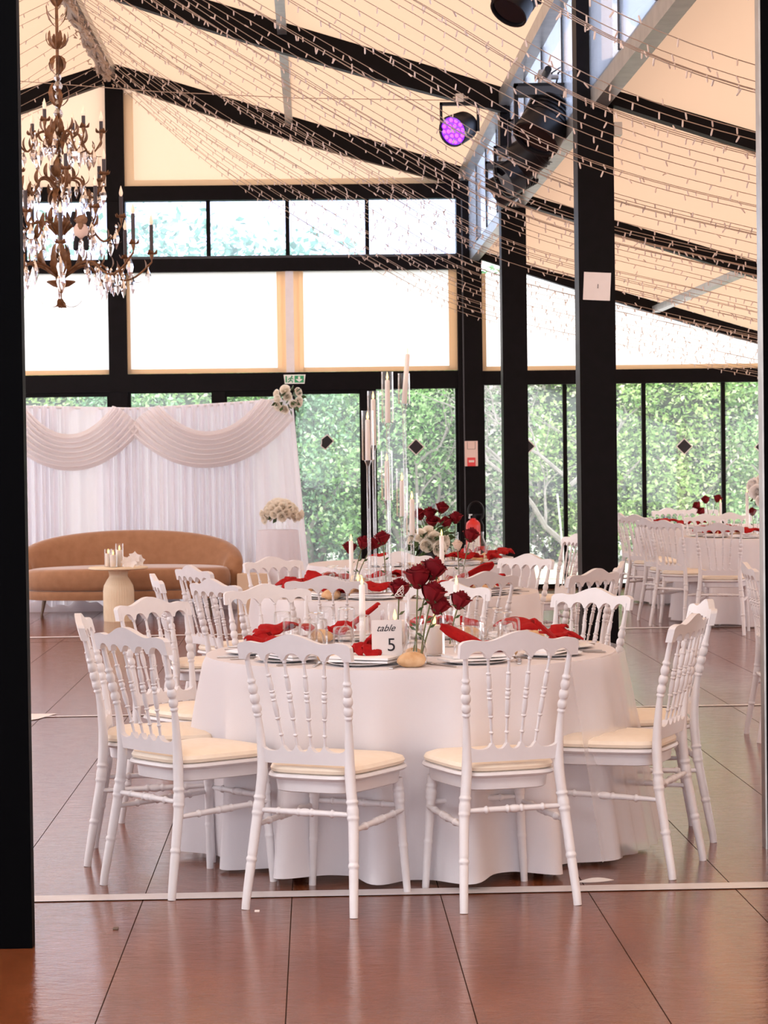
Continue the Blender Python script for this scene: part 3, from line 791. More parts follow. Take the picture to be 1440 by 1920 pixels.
# ------------------------------------------------------------------ tableware kits
plate_me = MB().lathe([(.001, 0), (.075, 0), (.085, .002), (.116, .009), (.118, .0105), (.114, .0105), (.085, .004), (.001, .005)], 40, cap=True).mesh('plate', M['white'], 60)
def strip(path, wd, th=.004, twist=None, taper=None):
    """a ribbon of folded cloth swept along path, wd wide, with thickness"""
    pts = [Vector(p) for p in path]; n_ = len(pts); b = MB(); vs = []; fs = []
    for i, p in enumerate(pts):
        t_ = (pts[min(i + 1, n_ - 1)] - pts[max(i - 1, 0)]).normalized(); up = Vector((0, 0, 1))
        sd = t_.cross(up).normalized(); a = twist[i] if twist else 0
        nv = sd.cross(t_); s2 = sd * math.cos(a) + nv * math.sin(a); n2 = s2.cross(t_)
        wq = wd * (taper[i] if taper else 1)
        for e in range(7):
            q = e / 6 - .5; vs.append(p + s2 * wq * q + n2 * (th + .010 * math.cos(q * PI) ))
        for e in range(7):
            q = .5 - e / 6; vs.append(p + s2 * wq * q + n2 * (.010 * math.cos(q * PI) - th))
    for i in range(n_ - 1):
        for e in range(14):
            a, c = i * 14 + e, i * 14 + (e + 1) % 14; fs.append((a, c, c + 14, a + 14))
    fs.append(tuple(range(13, -1, -1))); fs.append(tuple((n_ - 1) * 14 + k for k in range(14)))
    return b.add(vs, fs)
def red_napkin(kind):
    b = MB()
    if kind == 0:      # loose knot with two long tails
        p1 = [(.03 - .20 * k / 9, .02 * math.sin(k * .7), .045 + .018 * math.sin(k * .9) - .0022 * k) for k in range(10)]
        tw = [.3 * math.sin(k) for k in range(10)]; tp = [.35, .5, .7, .9, 1.05, 1.15, 1.1, 1.0, .8, .3]
        s1 = strip(p1, .085, .004, tw, tp); b.add(s1.v, s1.f)
        p2 = [(-.03 + .17 * k / 9, -.01 + .05 * math.sin(k * .35), .048 + .014 * math.sin(k * .8 + 1) - .002 * k) for k in range(10)]
        s2 = strip(p2, .08, .004, tw, tp); b.add(s2.v, s2.f)
    elif kind == 1:    # pointed fold lying across the plate
        p1 = [(-.17 + .34 * k / 11, .015 * math.sin(k * .8), .034 + .022 * math.sin(PI * k / 11) + .006 * math.sin(k * 1.7)) for k in range(12)]
        tp = [.15, .6, .9, 1, 1, .9, .75, .85, 1, .95, .6, .15]
        s1 = strip(p1, .10, .004, [.25 * math.sin(k * .9) for k in range(12)], tp); b.add(s1.v, s1.f)
        p2 = [(-.10 + .20 * k / 8, -.045 + .02 * math.sin(k), .045 + .012 * math.sin(k * 1.1)) for k in range(9)]
        s2 = strip(p2, .06, .004, [.4 * math.sin(k * .8) for k in range(9)], [.3, .8, 1, 1, .8, 1, 1, .7, .2]); b.add(s2.v, s2.f)
    elif kind == 3:    # short bow with two raised wings and a drooping corner
        for pts_, w_, tp in (([(-.012 + .062 * k / 6, .004 * k, .022 + .058 * math.sin(.5 * PI * k / 6)) for k in range(7)], .062, [.5, .8, 1, 1.05, 1, .8, .25]),
                             ([(.012 - .068 * k / 6, 0, .030 + .010 * math.sin(PI * k / 6) - .002 * k) for k in range(7)], .055, [.6, .9, 1, 1, .9, .6, .15]),
                             ([(.01 + .05 * k / 6, -.02 - .008 * k, .034 - .004 * k) for k in range(7)], .07, [.7, .9, 1, 1, .8, .5, .15]),
                             ([(-.02 + .006 * k, -.012 * k, .038 - .0045 * k) for k in range(6)], .06, [.7, 1, 1, .9, .6, .2])):
            s1 = strip(pts_, w_, .004, [.5 * math.sin(k) for k in range(len(pts_))], tp); b.add(s1.v, s1.f)
    else:              # stiff fold rising from the plate like a wing
        p1 = [(.04 - .17 * k / 7, 0, .03 + .085 * (k / 7) ** 1.0) for k in range(8)]
        s1 = strip(p1, .075, .004, [.55] * 8, [.8, .9, 1, 1, 1, 1, .85, .35]); b.add(s1.v, s1.f)
        p2 = [(.02 + .14 * k / 7, .01 * k / 7, .038 - .01 * k / 7 + .01 * math.sin(k)) for k in range(8)]
        s2 = strip(p2, .08, .004, [.3] * 8, [.8, .9, 1, .8, 1, .9, .7, .3]); b.add(s2.v, s2.f)
    return b.mesh('red_napkin', M['red'], 55)
RN = [red_napkin(k) for k in range(4)]
def fold_white():
    b = MB()
    for k, (z0_, z1_, s_) in enumerate(((.011, .021, 1.), (.022, .033, .95))):
        n_ = 14
        def edge(u): return .006 * math.sin(3 * u + 2 * k)
        def top(u, v):
            q = max(abs(2 * u - 1), abs(2 * v - 1)); zr = z1_ - .004 * max(0, (q - .85) / .15) ** 2
            return ((u - .5) * .25 * s_ + .01 * k, (v - .5) * .11 * s_ + edge(u), zr + .0015 * math.sin(8 * u + k))
        def bot(u, v): return ((u - .5) * .25 * s_ + .01 * k, (.5 - v) * .11 * s_ + edge(u), z0_)
        b.grid(top, n_, 6); b.grid(bot, n_, 6)
        for v_ in (0, 1):
            o_ = len(b.v); b.v += [top(i_ / n_, v_) for i_ in range(n_ + 1)] + [bot(i_ / n_, 1 - v_) for i_ in range(n_ + 1)]
            b.f += [(o_ + i_, o_ + i_ + 1, o_ + n_ + 2 + i_, o_ + n_ + 1 + i_) for i_ in range(n_)]
        for u_ in (0, 1):
            o_ = len(b.v); b.v += [top(u_, i_ / 6) for i_ in range(7)] + [bot(u_, 1 - i_ / 6) for i_ in range(7)]
            b.f += [(o_ + i_, o_ + i_ + 1, o_ + 8 + i_, o_ + 7 + i_) for i_ in range(6)]
    return b.mesh('folded_napkin', M['napkin'], 40)
WN = fold_white()
def roll():
    b = MB()
    def fn(u, v):
        a, e = 2 * PI * u, PI * (v - .5); c = math.cos(e)
        n_ = 1 + .05 * math.sin(3 * a + 2 * e) + .03 * math.sin(5 * a)
        z = .030 * math.sin(e); z = z if z > 0 else z * .75
        return (.052 * c * math.cos(a) * n_, .042 * c * math.sin(a) * n_, .0225 + z * 1.1 - (.004 if abs(math.sin(a)) < .15 and e > .6 else 0))
    return b.grid(fn, 24, 14, None, True).mesh('bread_roll', M['bread'], True)
ROLL = roll()
def cutlery():
    k = MB().box(-.0075, .0075, -.10, .01, .0, .004); k.slab([(-.009, 0), (-.009, 0)], [(.009, 0), (.009, 0)], 0, .001)
    kn = MB(); kn.box(-.0065, .0065, -.115, -.01, 0, .005)
    kn.add([(-.009, -.01, 0), (.009, -.01, 0), (.010, .07, 0), (.002, .115, 0), (-.009, .10, 0), (-.009, -.01, .003), (.009, -.01, .003), (.010, .07, .003), (.002, .115, .003), (-.009, .10, .003)],
           [(4, 3, 2, 1, 0), (5, 6, 7, 8, 9), (0, 1, 6, 5), (1, 2, 7, 6), (2, 3, 8, 7), (3, 4, 9, 8), (4, 0, 5, 9)])
    fk = MB(); fk.box(-.005, .005, -.11, .02, 0, .004); fk.box(-.011, .011, .02, .05, .001, .005)
    for x in (-.0095, -.0033, .0033, .0095): fk.box(x - .0015, x + .0015, .05, .095, .002, .006)
    return kn.mesh('table_knife', M['steel']), fk.mesh('table_fork', M['steel'])
KN, FK = cutlery()
def shell(prof, seg=24):
    return MB().lathe(prof, seg, cap=False)
TUMB = shell([(.034, .0), (.0365, .002), (.0375, .05), (.036, .10), (.033, .112), (.028, .115), (.0, .115)], 26).mesh('tumbler', M['clear'], 60)
WINE = shell([(.030, 0), (.034, .015), (.037, .04), (.034, .07), (.022, .092), (.006, .102), (.0035, .112), (.0035, .165), (.008, .172), (.034, .176), (.034, .179), (.0, .181)], 26).mesh('wine_glass', M['clear'], 60)
OLDF = shell([(.0, .004), (.034, .004), (.037, .0), (.038, .02), (.040, .09), (.041, .092)], 24).mesh('tumbler', M['clear'], 60)

def R2(c, ang, r, tan=0.):
    """a place on the table c: ang from the camera side turning to the chairs, tan sideways"""
    ux, uy = math.sin(ang), -math.cos(ang)
    return Vector((c[0] + ux * r - uy * tan, c[1] + uy * r + ux * tan, TZ + .001))
def loose(name, me, label, cat, loc, rotz, group, scale=None):
    return tag(link(name, me, None, loc, (0, 0, rotz), scale), label, cat, group)
rr = random.Random(21)
def setting(c, ang, hour, tname, full=2, kind=None, cut=True, glasses=2, nap=None):
    g = f'{{}} on the {tname}'
    at = f'at {hour} o\'clock on the {tname}'
    k = kind if kind is not None else rr.randrange(3)
    base = R2(c, ang, .585); rz = ang + rr.uniform(-.12, .12)
    up = Vector((0, 0, .0))
    loose('dinner_plate', plate_me, f'white dinner plate {at}', 'plate', base, 0, g.format('plates'))
    loose('folded_napkin', WN, f'folded white napkin on the plate {at}', 'napkin', base, rz, g.format('white napkins'))
    loose('red_napkin', RN[k], f'burgundy cloth napkin {at}', 'napkin', (base if not nap else R2(c, ang, nap[0], nap[1])) + Vector((0, 0, .019)), rz + rr.uniform(-.3, .3), g.format('burgundy napkins'), None if not nap else (nap[2],) * 3)
    pr = R2(c, ang, .50 + rr.uniform(-.03, .02), .17 + rr.uniform(-.02, .02))
    loose('bread_roll', ROLL, f'round bread roll {at}', 'bread', pr, rr.uniform(0, 6), g.format('bread rolls'))
    if cut:
        loose('table_knife', KN, f'steel table knife {at}', 'knife', R2(c, ang, .62, .155), ang + rr.uniform(-.5, .2), g.format('knives'))
        loose('table_fork', FK, f'steel table fork {at}', 'fork', R2(c, ang, .60, -.155), ang + rr.uniform(-.3, .3), g.format('forks'))
    if glasses > 0: loose('tumbler', TUMB, f'upturned clear tumbler {at}', 'glass', R2(c, ang, .375 + rr.uniform(-.02, .02), .055), 0, g.format('tumblers'))
    if glasses > 1: loose('wine_glass', WINE, f'upturned clear wine glass {at}', 'glass', R2(c, ang, .36 + rr.uniform(-.03, .03), -.075), 0, g.format('wine glasses'), (.9, .9, .82))
    if glasses > 2: loose('tumbler', OLDF, f'upright clear tumbler {at}', 'glass', R2(c, ang, .30, .12), 0, g.format('upright tumblers'))
D = math.radians
ft, tc_, et, at_ = 'front table', 'tall candle table', 'extinguisher table', 'aisle table'
for h, a, k in (('seven', -20, 3), ('five', 21, 2), ('eight', -53, 1), ('nine', -88, 0), ('ten', -124, 1), ('eleven', -160, 2), ('one', 165, 1), ('two', 130, 1), ('three', 92, 0), ('four', 60, 2)):
    setting(TA, D(a), h, ft, kind=k, nap=(.52, .00, 1.12) if h == 'seven' else None, glasses=2 if h in ('two', 'three', 'one', 'ten', 'nine') else 1)
for h, a, k in (('six', -14, 1), ('five', 25, 0), ('four', 55, 1), ('three', 95, 0), ('two', 130, 2), ('twelve', 178, 1), ('ten', -140, 1), ('nine', -92, 0), ('seven', -42, 2), ('eight', -66, 1)):
    setting(TB, D(a), h, tc_, kind=k, glasses=2)
for h, a, k in (('five', 25, 1), ('four', 60, 0), ('three', 95, 1), ('two', 130, 0), ('seven', -25, 1)):
    setting(TC, D(a), h, et, kind=k, cut=False, glasses=1)
for h, a, k in (('seven', -30, 1), ('eight', -62, 0), ('six', 5, 1), ('nine', -95, 1), ('eleven', -150, 0)):
    setting(TD, D(a), h, at_, kind=k, cut=False, glasses=2)
for h, a, k in (('eight', -62, 1), ('seven', -30, 0)):
    setting(TE, D(a), h, 'aisle table by the glass', kind=k, cut=False, glasses=1)

# extra glasses and rolls seen on the front table
for i, (px, py) in enumerate(((530, 1200), (548, 1214), (612, 1190), (650, 1190))):
    p = F(px, py, TZ); loose('tumbler', TUMB, ['upturned tumbler at the back of the cluster left of the taper candle', 'upturned tumbler at the front of the cluster left of the taper candle', 'upturned tumbler beside the burgundy napkin left of the taper candle', 'upturned tumbler closest to the left taper candle'][i], 'glass', p + Vector((0, 0, .001)), 0, 'upturned tumblers beside the front taper candle')
for i, (px, py) in enumerate(((885, 1212), (922, 1212))):
    p = F(px, py, TZ); loose('tumbler', OLDF, ['upright clear tumbler just right of the second taper candle', 'upright clear tumbler behind the arching top of the five o\'clock chair'][i], 'glass', p + Vector((0, 0, .001)), 0, 'upright tumblers by the second taper')
p = F(620, 1243, TZ); loose('bread_roll', ROLL, 'bread roll seen through the arches of the seven o\'clock chair back', 'bread', p, .8, 'bread rolls on the front table')
p = F(622, 1124, TZ); loose('bread_roll', ROLL, 'bread roll at the near edge of the tall candle table, seen through a chair back', 'bread', p, .2, 'bread rolls on the tall candle table')
p = F(773, 1251, TZ); loose('bread_roll', ROLL, 'bread roll right in front of the table number card', 'bread', p, .3, 'bread rolls on the front table')

# ------------------------------------------------------------------ candles, vases, flowers
def flame_mesh(s=1.):
    return MB().lathe([(.0005, 0), (.0045 * s, .006 * s), (.0058 * s, .013 * s), (.004 * s, .022 * s), (.0006, .036 * s)], 12).mesh('flame', M['flame'], 70)
FL = flame_mesh(); 
def taper_candle(base, h, r, label, group, lean=0.):
    t = thing('taper_candle', label, 'candle', base, 0, group)
    MB().lathe([(.022, 0), (.022, .004), (.012, .010), (.0125, .03), (.010, .03)], 16).obj('candle_foot', M['clear'], t, 50)
    MB().tube([(0, 0, .008), (0, 0, h * .5), (0, 0, h - .004), (0, 0, h)], [r * 1.05, r, r * .93, r * .7], 16).obj('wax_stick', M['whitewax'], t, 60)
    link('flame', FL, t, (0, 0, h - .002)); return t
def pillar(base, h, r, gh, label, group):
    t = thing('pillar_candle', label, 'candle', base, 0, group)
    MB().lathe([(r * .9, .004), (r, .01), (r, h - .004), (r * .93, h)], 22).obj('wax_pillar', M['wax'], t, 50)
    shell([(.0, .001), (r * 1.2, .001), (r * 1.32, .004), (r * 1.32, gh), (r * 1.28, gh)], 28).obj('glass_sleeve', M['clear'], t, 50)
    link('flame', FL, t, (0, 0, h), None, (1.3, 1.3, 1.2)); return t
def at_table(px, py): return F(px, py, TZ) + Vector((0, 0, .0015))
taper_candle(at_table(680, 1208), .235, .0125, 'lit white taper candle left of the number card on the front table', 'taper candles on the front table')
taper_candle(at_table(857, 1203), .228, .0125, 'lit white taper candle right of the roses on the front table', 'taper candles on the front table')
pillar(at_table(741, 1207), .092, .043, .132, 'lit pillar candle in glass behind the number card', 'pillar candles on the front table')
pillar(at_table(815, 1229), .112, .029, .148, 'lit pillar candle in glass right of the rose stems', 'pillar candles on the front table')
taper_candle(P(656, 1079, 12.4) * 0 + Vector((PX(656, 12.2), 12.2, TZ)), .29, .0125, 'lit taper candle beside the three roses on the tall candle table', 'taper candles on the tall candle table')
taper_candle(Vector((PX(826, 12.5), 12.5, TZ)), .30, .0135, 'lit taper candle before the white bouquet, on the tall candle table', 'taper candles on the tall candle table')
pillar(Vector((PX(668, 12.0), 12.0, TZ)), .08, .035, .12, 'pillar candle in glass on the tall candle table', 'pillar candles on the tall candle table')

# tall acrylic candle stands on the second table
def tall_stand(px, Y, ytop, ycup, cand, label, lean=0.):
    base = Vector((PX(px, Y), Y, TZ)); s_ = FPX / Y
    zc_ = PZ(px, ycup, Y) - TZ; zt = PZ(px, ytop, Y) - TZ
    t = thing('candle_stand', label, 'candle stand', base, 0, 'tall clear candle stands on the second table')
    MB().lathe([(.05, 0), (.05, .006), (.012, .010), (.0095, .02), (.0095, zc_ - .03), (.013, zc_ - .02), (.020, zc_ - .004), (.020, zc_)], 14).obj('pole', M['acrylic'], t, 50)
    shell([(.0, zc_), (.030, zc_), (.033, zc_ + .004), (.033, zt), (.031, zt)], 22).obj('glass_sleeve', M['clear'], t, 50)
    h = cand
    MB().tube([(0, 0, zc_), (lean * .5, 0, zc_ + h * .5), (lean, 0, zc_ + h - .006), (lean, 0, zc_ + h)], [.0145, .0138, .0128, .008], 14).obj('wax_stick', M['wax'], t, 60)
    link('flame', FL, t, (lean, 0, zc_ + h - .002), None, (1.2, 1.2, 1.2)); return t
tall_stand(690, 12.15, 770, 863, .22, 'clear candle stand with the leftmost glass sleeve, fourth tallest')
tall_stand(701, 12.45, 733, 835, .255, 'third tallest clear candle stand, before the black door post')
tall_stand(728, 12.3, 697, 793, .235, 'second tallest clear candle stand with a glowing flame at the lintel')
tall_stand(759, 12.35, 700, 757, .272, 'tallest clear candle stand with a leaning candle reaching the white film window', .022)
tall_stand(725, 12.6, 845, 938, .22, 'middling clear candle stand half hidden behind the second tallest pole')
tall_stand(753, 12.55, 878, 968, .20, 'low clear candle stand just left of the tallest pole base')
tall_stand(771, 12.2, 925, 1003, .195, 'lowest clear candle stand, right of the tallest pole')

def rose_mesh(seed, m, n_=17, open_=1., nm='bloom'):
    R = random.Random(seed); b = MB()
    for k in range(n_):
        q = k / (n_ - 1); a0 = k * 2.39996; rad = .004 + .0235 * q ** .75 * open_; h0 = .050 - .010 * q
        wd = .9 + .25 * q
        def fn(u, v, a0=a0, rad=rad, q=q, h0=h0, wd=wd):
            a = a0 + (u - .5) * wd * 1.9
            flare = max(0, v - .62) ** 1.5 * .030 * q * open_
            rr_ = rad * (.30 + .78 * math.sin(min(1, v * 1.35) * PI / 2) - .16 * v) + flare
            z = -.016 + h0 * (v ** .9) - .012 * q * max(0, v - .8) * 4 - .007 * (2 * u - 1) ** 2 * v + .001 * math.sin(9 * u + k)
            return (rr_ * math.cos(a), rr_ * math.sin(a), z)
        b.grid(fn, 7, 5)
    b.ball((0, 0, -.006), (.014, .014, .014), 10, 6)
    return b.mesh(nm, m, True)
ROSE = [rose_mesh(s, M['rose']) for s in (1, 2)]
sep = MB()
for k in range(5):
    a = k * 2 * PI / 5; d_ = Vector((math.cos(a), math.sin(a), 0)); s2 = Vector((-math.sin(a), math.cos(a), 0))
    sep.add([d_ * .006 + Vector((0, 0, -.018)), d_ * .014 + s2 * .004 + Vector((0, 0, -.012)), d_ * .022 + Vector((0, 0, -.014)), d_ * .014 - s2 * .004 + Vector((0, 0, -.008))], [(0, 1, 2, 3)])
SEP = sep.mesh('sepals', M['leaf'])
def rose(foot, head, label, group, s=1.0, tilt=None, leaf=True, me=None):
    foot, head = Vector(foot), Vector(head); t = thing('rose', label, 'flower', foot, 0, group)
    h = head - foot; mid = h * .55 + Vector((h.x * -.18, 0, .01))
    pts = []
    for k in range(9):
        q = k / 8; pts.append(mid * (2 * q * (1 - q)) + h * (q * q))
    MB().tube(pts, [.0028] * 9, 6).obj('stem', M['stem'], t, 60)
    d_ = (pts[-1] - pts[-2]).normalized(); rot = d_.to_track_quat('Z', 'Y').to_euler() if tilt is None else tilt
    link('bloom', me or ROSE[int(foot.x * 1000) % 2], t, h + d_ * .012 * s, rot, (s, s, s))
    link('sepals', SEP, t, h + d_ * .012 * s, rot, (s, s, s))
    if leaf:
        b = MB()
        for k, q in enumerate((3, 5)):
            p = pts[q]; sx = 1 if k else -1; dd = Vector((sx * .8, .3, .5)).normalized(); sd = dd.cross(Vector((0, 1, .4))).normalized()
            b.add([p, p + dd * .016 + sd * .006, p + dd * .032, p + dd * .016 - sd * .006], [(0, 1, 2, 3)])
        b.obj('leaf', M['leaf'], t)
    return t
def bud_vase(base, h, r, label, group, neck=.6):
    prof = [(.0, .003), (r * .85, .003), (r, .010), (r, h * .35), (r * .8, h * .5), (r * neck, h * .65), (r * neck, h * .9), (r * (neck + .15), h), (r * (neck + .12), h)]
    return loose('bud_vase', shell(prof, 26).mesh('bud_vase', M['clear'], 60), label, 'vase', base, 0, group)
def cyl_vase(base, h, r, label, group):
    return loose('glass_vase', shell([(.0, .006), (r * .95, .006), (r, .0), (r, h), (r * .96, h)], 28).mesh('glass_vase', M['clear'], 50), label, 'vase', base, 0, group)
# front table roses
va = at_table(778, 1249); vb = at_table(742, 1240) + Vector((.0, .1, 0)); vcc = at_table(845, 1215) + Vector((0, .05, 0))
bud_vase(va, .165, .043, 'round-bodied clear bud vase behind the bread roll on the front table', 'bud vases on the front table')
cyl_vase(vb + Vector((.012, .03, 0)), .20, .036, 'straight clear vase behind the number card on the front table', 'bud vases on the front table')
bud_vase(vcc, .14, .03, 'slim clear bud vase behind the second taper on the front table', 'bud vases on the front table')
ra = 'burgundy roses on the front table'
def headat(px, py, Y): return P(px, py, Y)
rose(va + Vector((.005, .005, .01)), headat(783, 1098, va.y + .02), 'large burgundy rose at the centre of the front bunch', ra, 1.75)
rose(va + Vector((-.01, .012, .01)), headat(808, 1082, va.y + .06), 'topmost burgundy rose of the front bunch', ra, 1.65)
rose(vb + Vector((.012, .03, .01)), headat(748, 1117, vb.y + .02), 'burgundy rose with white ribbon loops over the number card', ra, 1.5)
rose(va + Vector((.018, -.004, .01)), headat(808, 1127, va.y - .0), 'burgundy rose below the centre of the front bunch', ra, 1.65)
rose(va + Vector((.02, .015, .01)), headat(818, 1147, va.y + .03), 'lowest burgundy rose of the front bunch beside the glass pillar candle', ra, 1.45)
rose(vcc + Vector((.0, .0, .01)), headat(859, 1138, vcc.y), 'burgundy rose right behind the second taper of the front table', ra, 1.5)
# white ribbon loops on the third rose
b = MB(); c0 = headat(751, 1108, vb.y - .02)
for k in range(5):
    a = k * 1.25; pts = [c0 + Vector((.016 * math.cos(a) * math.sin(q) + .008 * math.cos(2 * q), .01 * math.sin(a) * math.sin(q) - .008, .020 * math.sin(q + a))) for q in [i * 2 * PI / 16 for i in range(17)]]
    b.tube(pts, .0012, 5)
tag(b.obj('ribbon_loops', M['whitepetal'], None, True), 'loops of thin white thread caught on the rose over the number card', 'ribbon')
# second table roses
rb = 'burgundy roses on the tall candle table'
v1 = Vector((PX(722, 11.95), 11.95, TZ)); v2 = Vector((PX(655, 12.45), 12.45, TZ)); v3 = Vector((PX(862, 12.75), 12.75, TZ))
bud_vase(v1, .16, .036, 'clear bud vase with a single tall rose on the tall candle table', 'vases on the tall candle table')
cyl_vase(v2, .14, .035, 'straight clear vase with three roses on the tall candle table', 'vases on the tall candle table')
bud_vase(v3, .15, .034, 'clear bud vase before the fire extinguisher on the tall candle table', 'vases on the tall candle table')
rose(v1 + Vector((0, 0, .01)), headat(718, 1018, v1.y), 'single tall burgundy rose left of the second tallest candle stand', rb, 1.5)
rose(v2 + Vector((.0, 0, .01)), headat(656, 1035, v2.y), 'burgundy rose half hidden by a taper candle', rb, 1.45)
rose(v2 + Vector((.01, 0, .01)), headat(679, 1026, v2.y - .04), 'left one of two touching burgundy roses beside the taper', rb, 1.5)
rose(v2 + Vector((.015, .01, .01)), headat(697, 1027, v2.y), 'right one of two touching burgundy roses beside the taper', rb, 1.45)
rose(v3 + Vector((0, 0, .01)), headat(881, 1013, v3.y), 'large burgundy rose in front of the red extinguisher', rb, 1.7)
BL = rose_mesh(8, M['blush'], 15, .8)
rose(v3 + Vector((-.01, .01, .01)), headat(858, 1030, v3.y), 'cream rose bud beside the rose before the extinguisher', rb, 1.3, None, True, BL)
# third table bouquet
v4 = Vector((PX(810, 15.4), 15.4, TZ)); v5 = Vector((PX(847, 15.3), 15.3, TZ))
cyl_vase(v4 + Vector((0, .12, 0)), .24, .05, 'tall clear vase of roses behind the white bouquet on the extinguisher table', 'vases on the extinguisher table')
cyl_vase(v5, .22, .04, 'tall clear vase of roses nearest the extinguisher', 'vases on the extinguisher table')
rc = 'burgundy roses on the extinguisher table'
for i, (px, py, lb) in enumerate(((789, 968, 'leftmost burgundy rose above the white bouquet'), (806, 966, 'second burgundy rose from the left above the white bouquet'), (827, 956, 'topmost burgundy rose above the white bouquet'), (812, 982, 'lowest burgundy rose directly above the white bouquet'))):
    rose(v4 + Vector((.006 * i - .01, .12, .01)), headat(px, py + 4, v4.y + .1 - .03 * i), lb, rc, 1.7)
for i, (px, py, lb) in enumerate(((838, 984, 'left burgundy rose in the tall vase nearest the extinguisher'), (854, 975, 'right burgundy rose in the tall vase nearest the extinguisher'))):
    rose(v5 + Vector((.008 * i, 0, .01)), headat(px, py + 4, v5.y), lb, rc, 1.7)
PEO = [rose_mesh(30 + k, M['ivory'], 20, 1.25) for k in range(2)]
WPE = [rose_mesh(40 + k, M['whitepetal'], 26, 1.25) for k in range(2)]
def leafball(n_, r, size, seed, m):
    R = random.Random(seed); b = MB()
    for k in range(n_):
        d_ = Vector((R.gauss(0, 1), R.gauss(0, 1), R.gauss(0, .6))).normalized(); p = d_ * r * R.uniform(.5, 1); e = (d_ + Vector((0, 0, -.3))).normalized(); sd = e.cross(Vector((R.gauss(0, 1), R.gauss(0, 1), 1))).normalized()
        b.add([p, p + e * size * .5 + sd * size * .3, p + e * size, p + e * size * .5 - sd * size * .3], [(0, 1, 2, 3)])
    return b.mesh('greenery', m)
def bouquet(loc, heads, me, label, s, leaves, vase=None, lr=.12, name='bouquet'):
    t = thing(name, label, 'flowers', loc)
    R = random.Random(len(heads))
    for i, hpos in enumerate(heads):
        h = Vector(hpos); d_ = Vector((h.x, h.y - .06, h.z * .6)).normalized() if h.length else Vector((0, 0, 1))
        link('bloom', me[i % 2], t, h, d_.to_track_quat('Z', 'Y').to_euler(), (s * R.uniform(.85, 1.15),) * 3)
    if leaves: link('greenery', leafball(leaves, lr, .07, 3, M['leaf']), t, (0, 0, 0))
    if vase: vase(t)
    return t
def lowbowl(t): shell([(0, -.17), (.05, -.17), (.07, -.15), (.08, -.09), (.07, -.03)], 20).obj('bowl', M['darkgrey'], t, 60)
bouquet(Vector((PX(800, 15.35), 15.35 - .15, TZ + .172)), [(-.055, -.06, .03), (.03, -.09, .015), (.085, -.05, -.01), (-.02, -.10, -.03), (.06, -.10, -.05), (-.10, -.02, -.01), (.0, 0, .05)], PEO, 'low bouquet of cream peonies with dark leaves on the extinguisher table', 1.45, 110, lowbowl, .13)
# carafe on the third table
p = Vector((PX(897, 15.6), 15.6, TZ + .001))
loose('water_carafe', shell([(0, .004), (.05, .004), (.052, .02), (.05, .12), (.03, .17), (.032, .21)], 22).mesh('water_carafe', M['clear'], 60), 'clear water carafe on the table before the fire extinguisher', 'carafe', p, 0, None)
loose('tumbler', TUMB, 'upturned tumbler beside the carafe on the extinguisher table', 'glass', p + Vector((.09, .03, 0)), 0, None)
# aisle table flowers
v6 = Vector((PX(1330, 21.9), 21.9, TZ)); v7 = Vector((PX(1412, 20.1), 20.1, TZ))
cyl_vase(v6, .25, .04, 'tall clear vase of roses on the aisle table by the glass', 'vases in the aisle')
cyl_vase(v7, .22, .04, 'clear vase with a drooping rose at the aisle picture edge', 'vases in the aisle')
rd = 'burgundy roses in the aisle'
for px, py, lb in ((1324, 939, 'burgundy rose at the upper left of the aisle vase'), (1344, 937, 'burgundy rose at the upper right of the aisle vase'), (1310, 949, 'burgundy rose hanging left over the aisle vase'), (1318, 960, 'lowest burgundy rose of the aisle vase')):
    rose(v6 + Vector((0, 0, .01)), headat(px, py + 3, v6.y), lb, rd, 1.6, None, False)
rose(v7 + Vector((0, 0, .01)), headat(1411, 965, v7.y), 'burgundy rose below the white bouquet at the aisle picture edge', rd, 1.5)
taper_candle(Vector((PX(1400, 20.0), 20.0, TZ)), .38, .015, 'tall lit taper candle on the aisle table', 'taper candles in the aisle')
taper_candle(Vector((PX(1350, 21.8), 21.8, TZ)), .25, .013, 'short white taper candle beside the aisle rose vase', 'taper candles in the aisle')
def clearstand(t): MB().lathe([(.06, -.36), (.06, -.35), (.012, -.34), (.012, -.05), (.05, -.03)], 14).obj('stand', M['acrylic'], t, 50)
bouquet(Vector((PX(1432, 19.9), 19.9, TZ + .362)), [(-.07, -.06, .02), (0, -.1, .05), (.08, -.06, .04), (-.03, -.1, -.05), (.04, -.1, -.04), (0, 0, .11), (-.09, 0, .08)], WPE, 'white flower bouquet on a stand at the aisle picture edge', 2.0, 20, clearstand)

# number card on the front table
pc = at_table(726, 1246); cd = thing('table_number_card', 'white upright card reading table 5 on the front table', 'table number', pc, math.radians(4))
MB().box(-.054, .054, -.002, .002, .0, .158).obj('card', M['paper'], cd); MB().box(-.05, .05, -.02, .02, 0, .005).obj('card_foot', M['acrylic'], cd)
def text(body, size, loc, parent, m, shear=0., name='lettering', ext=.0006, align='CENTER', rotx=PI / 2):
    cu = bpy.data.curves.new(name, 'FONT'); cu.body = body; cu.size = size; cu.extrude = ext; cu.shear = shear; cu.align_x = align
    tmp = bpy.data.objects.new(name, cu); C.objects.link(tmp)
    me = bpy.data.meshes.new_from_object(tmp.evaluated_get(bpy.context.evaluated_depsgraph_get()))
    bpy.data.objects.remove(tmp); bpy.data.curves.remove(cu); me.materials.clear(); me.materials.append(m)
    return link(name, me, parent, loc, (rotx, 0, 0))
text('table', .034, (-.005, -.0028, .118), cd, M['ink'], .45)
text('5', .066, (.016, -.0028, .047), cd, M['ink'], .0, 'numeral')

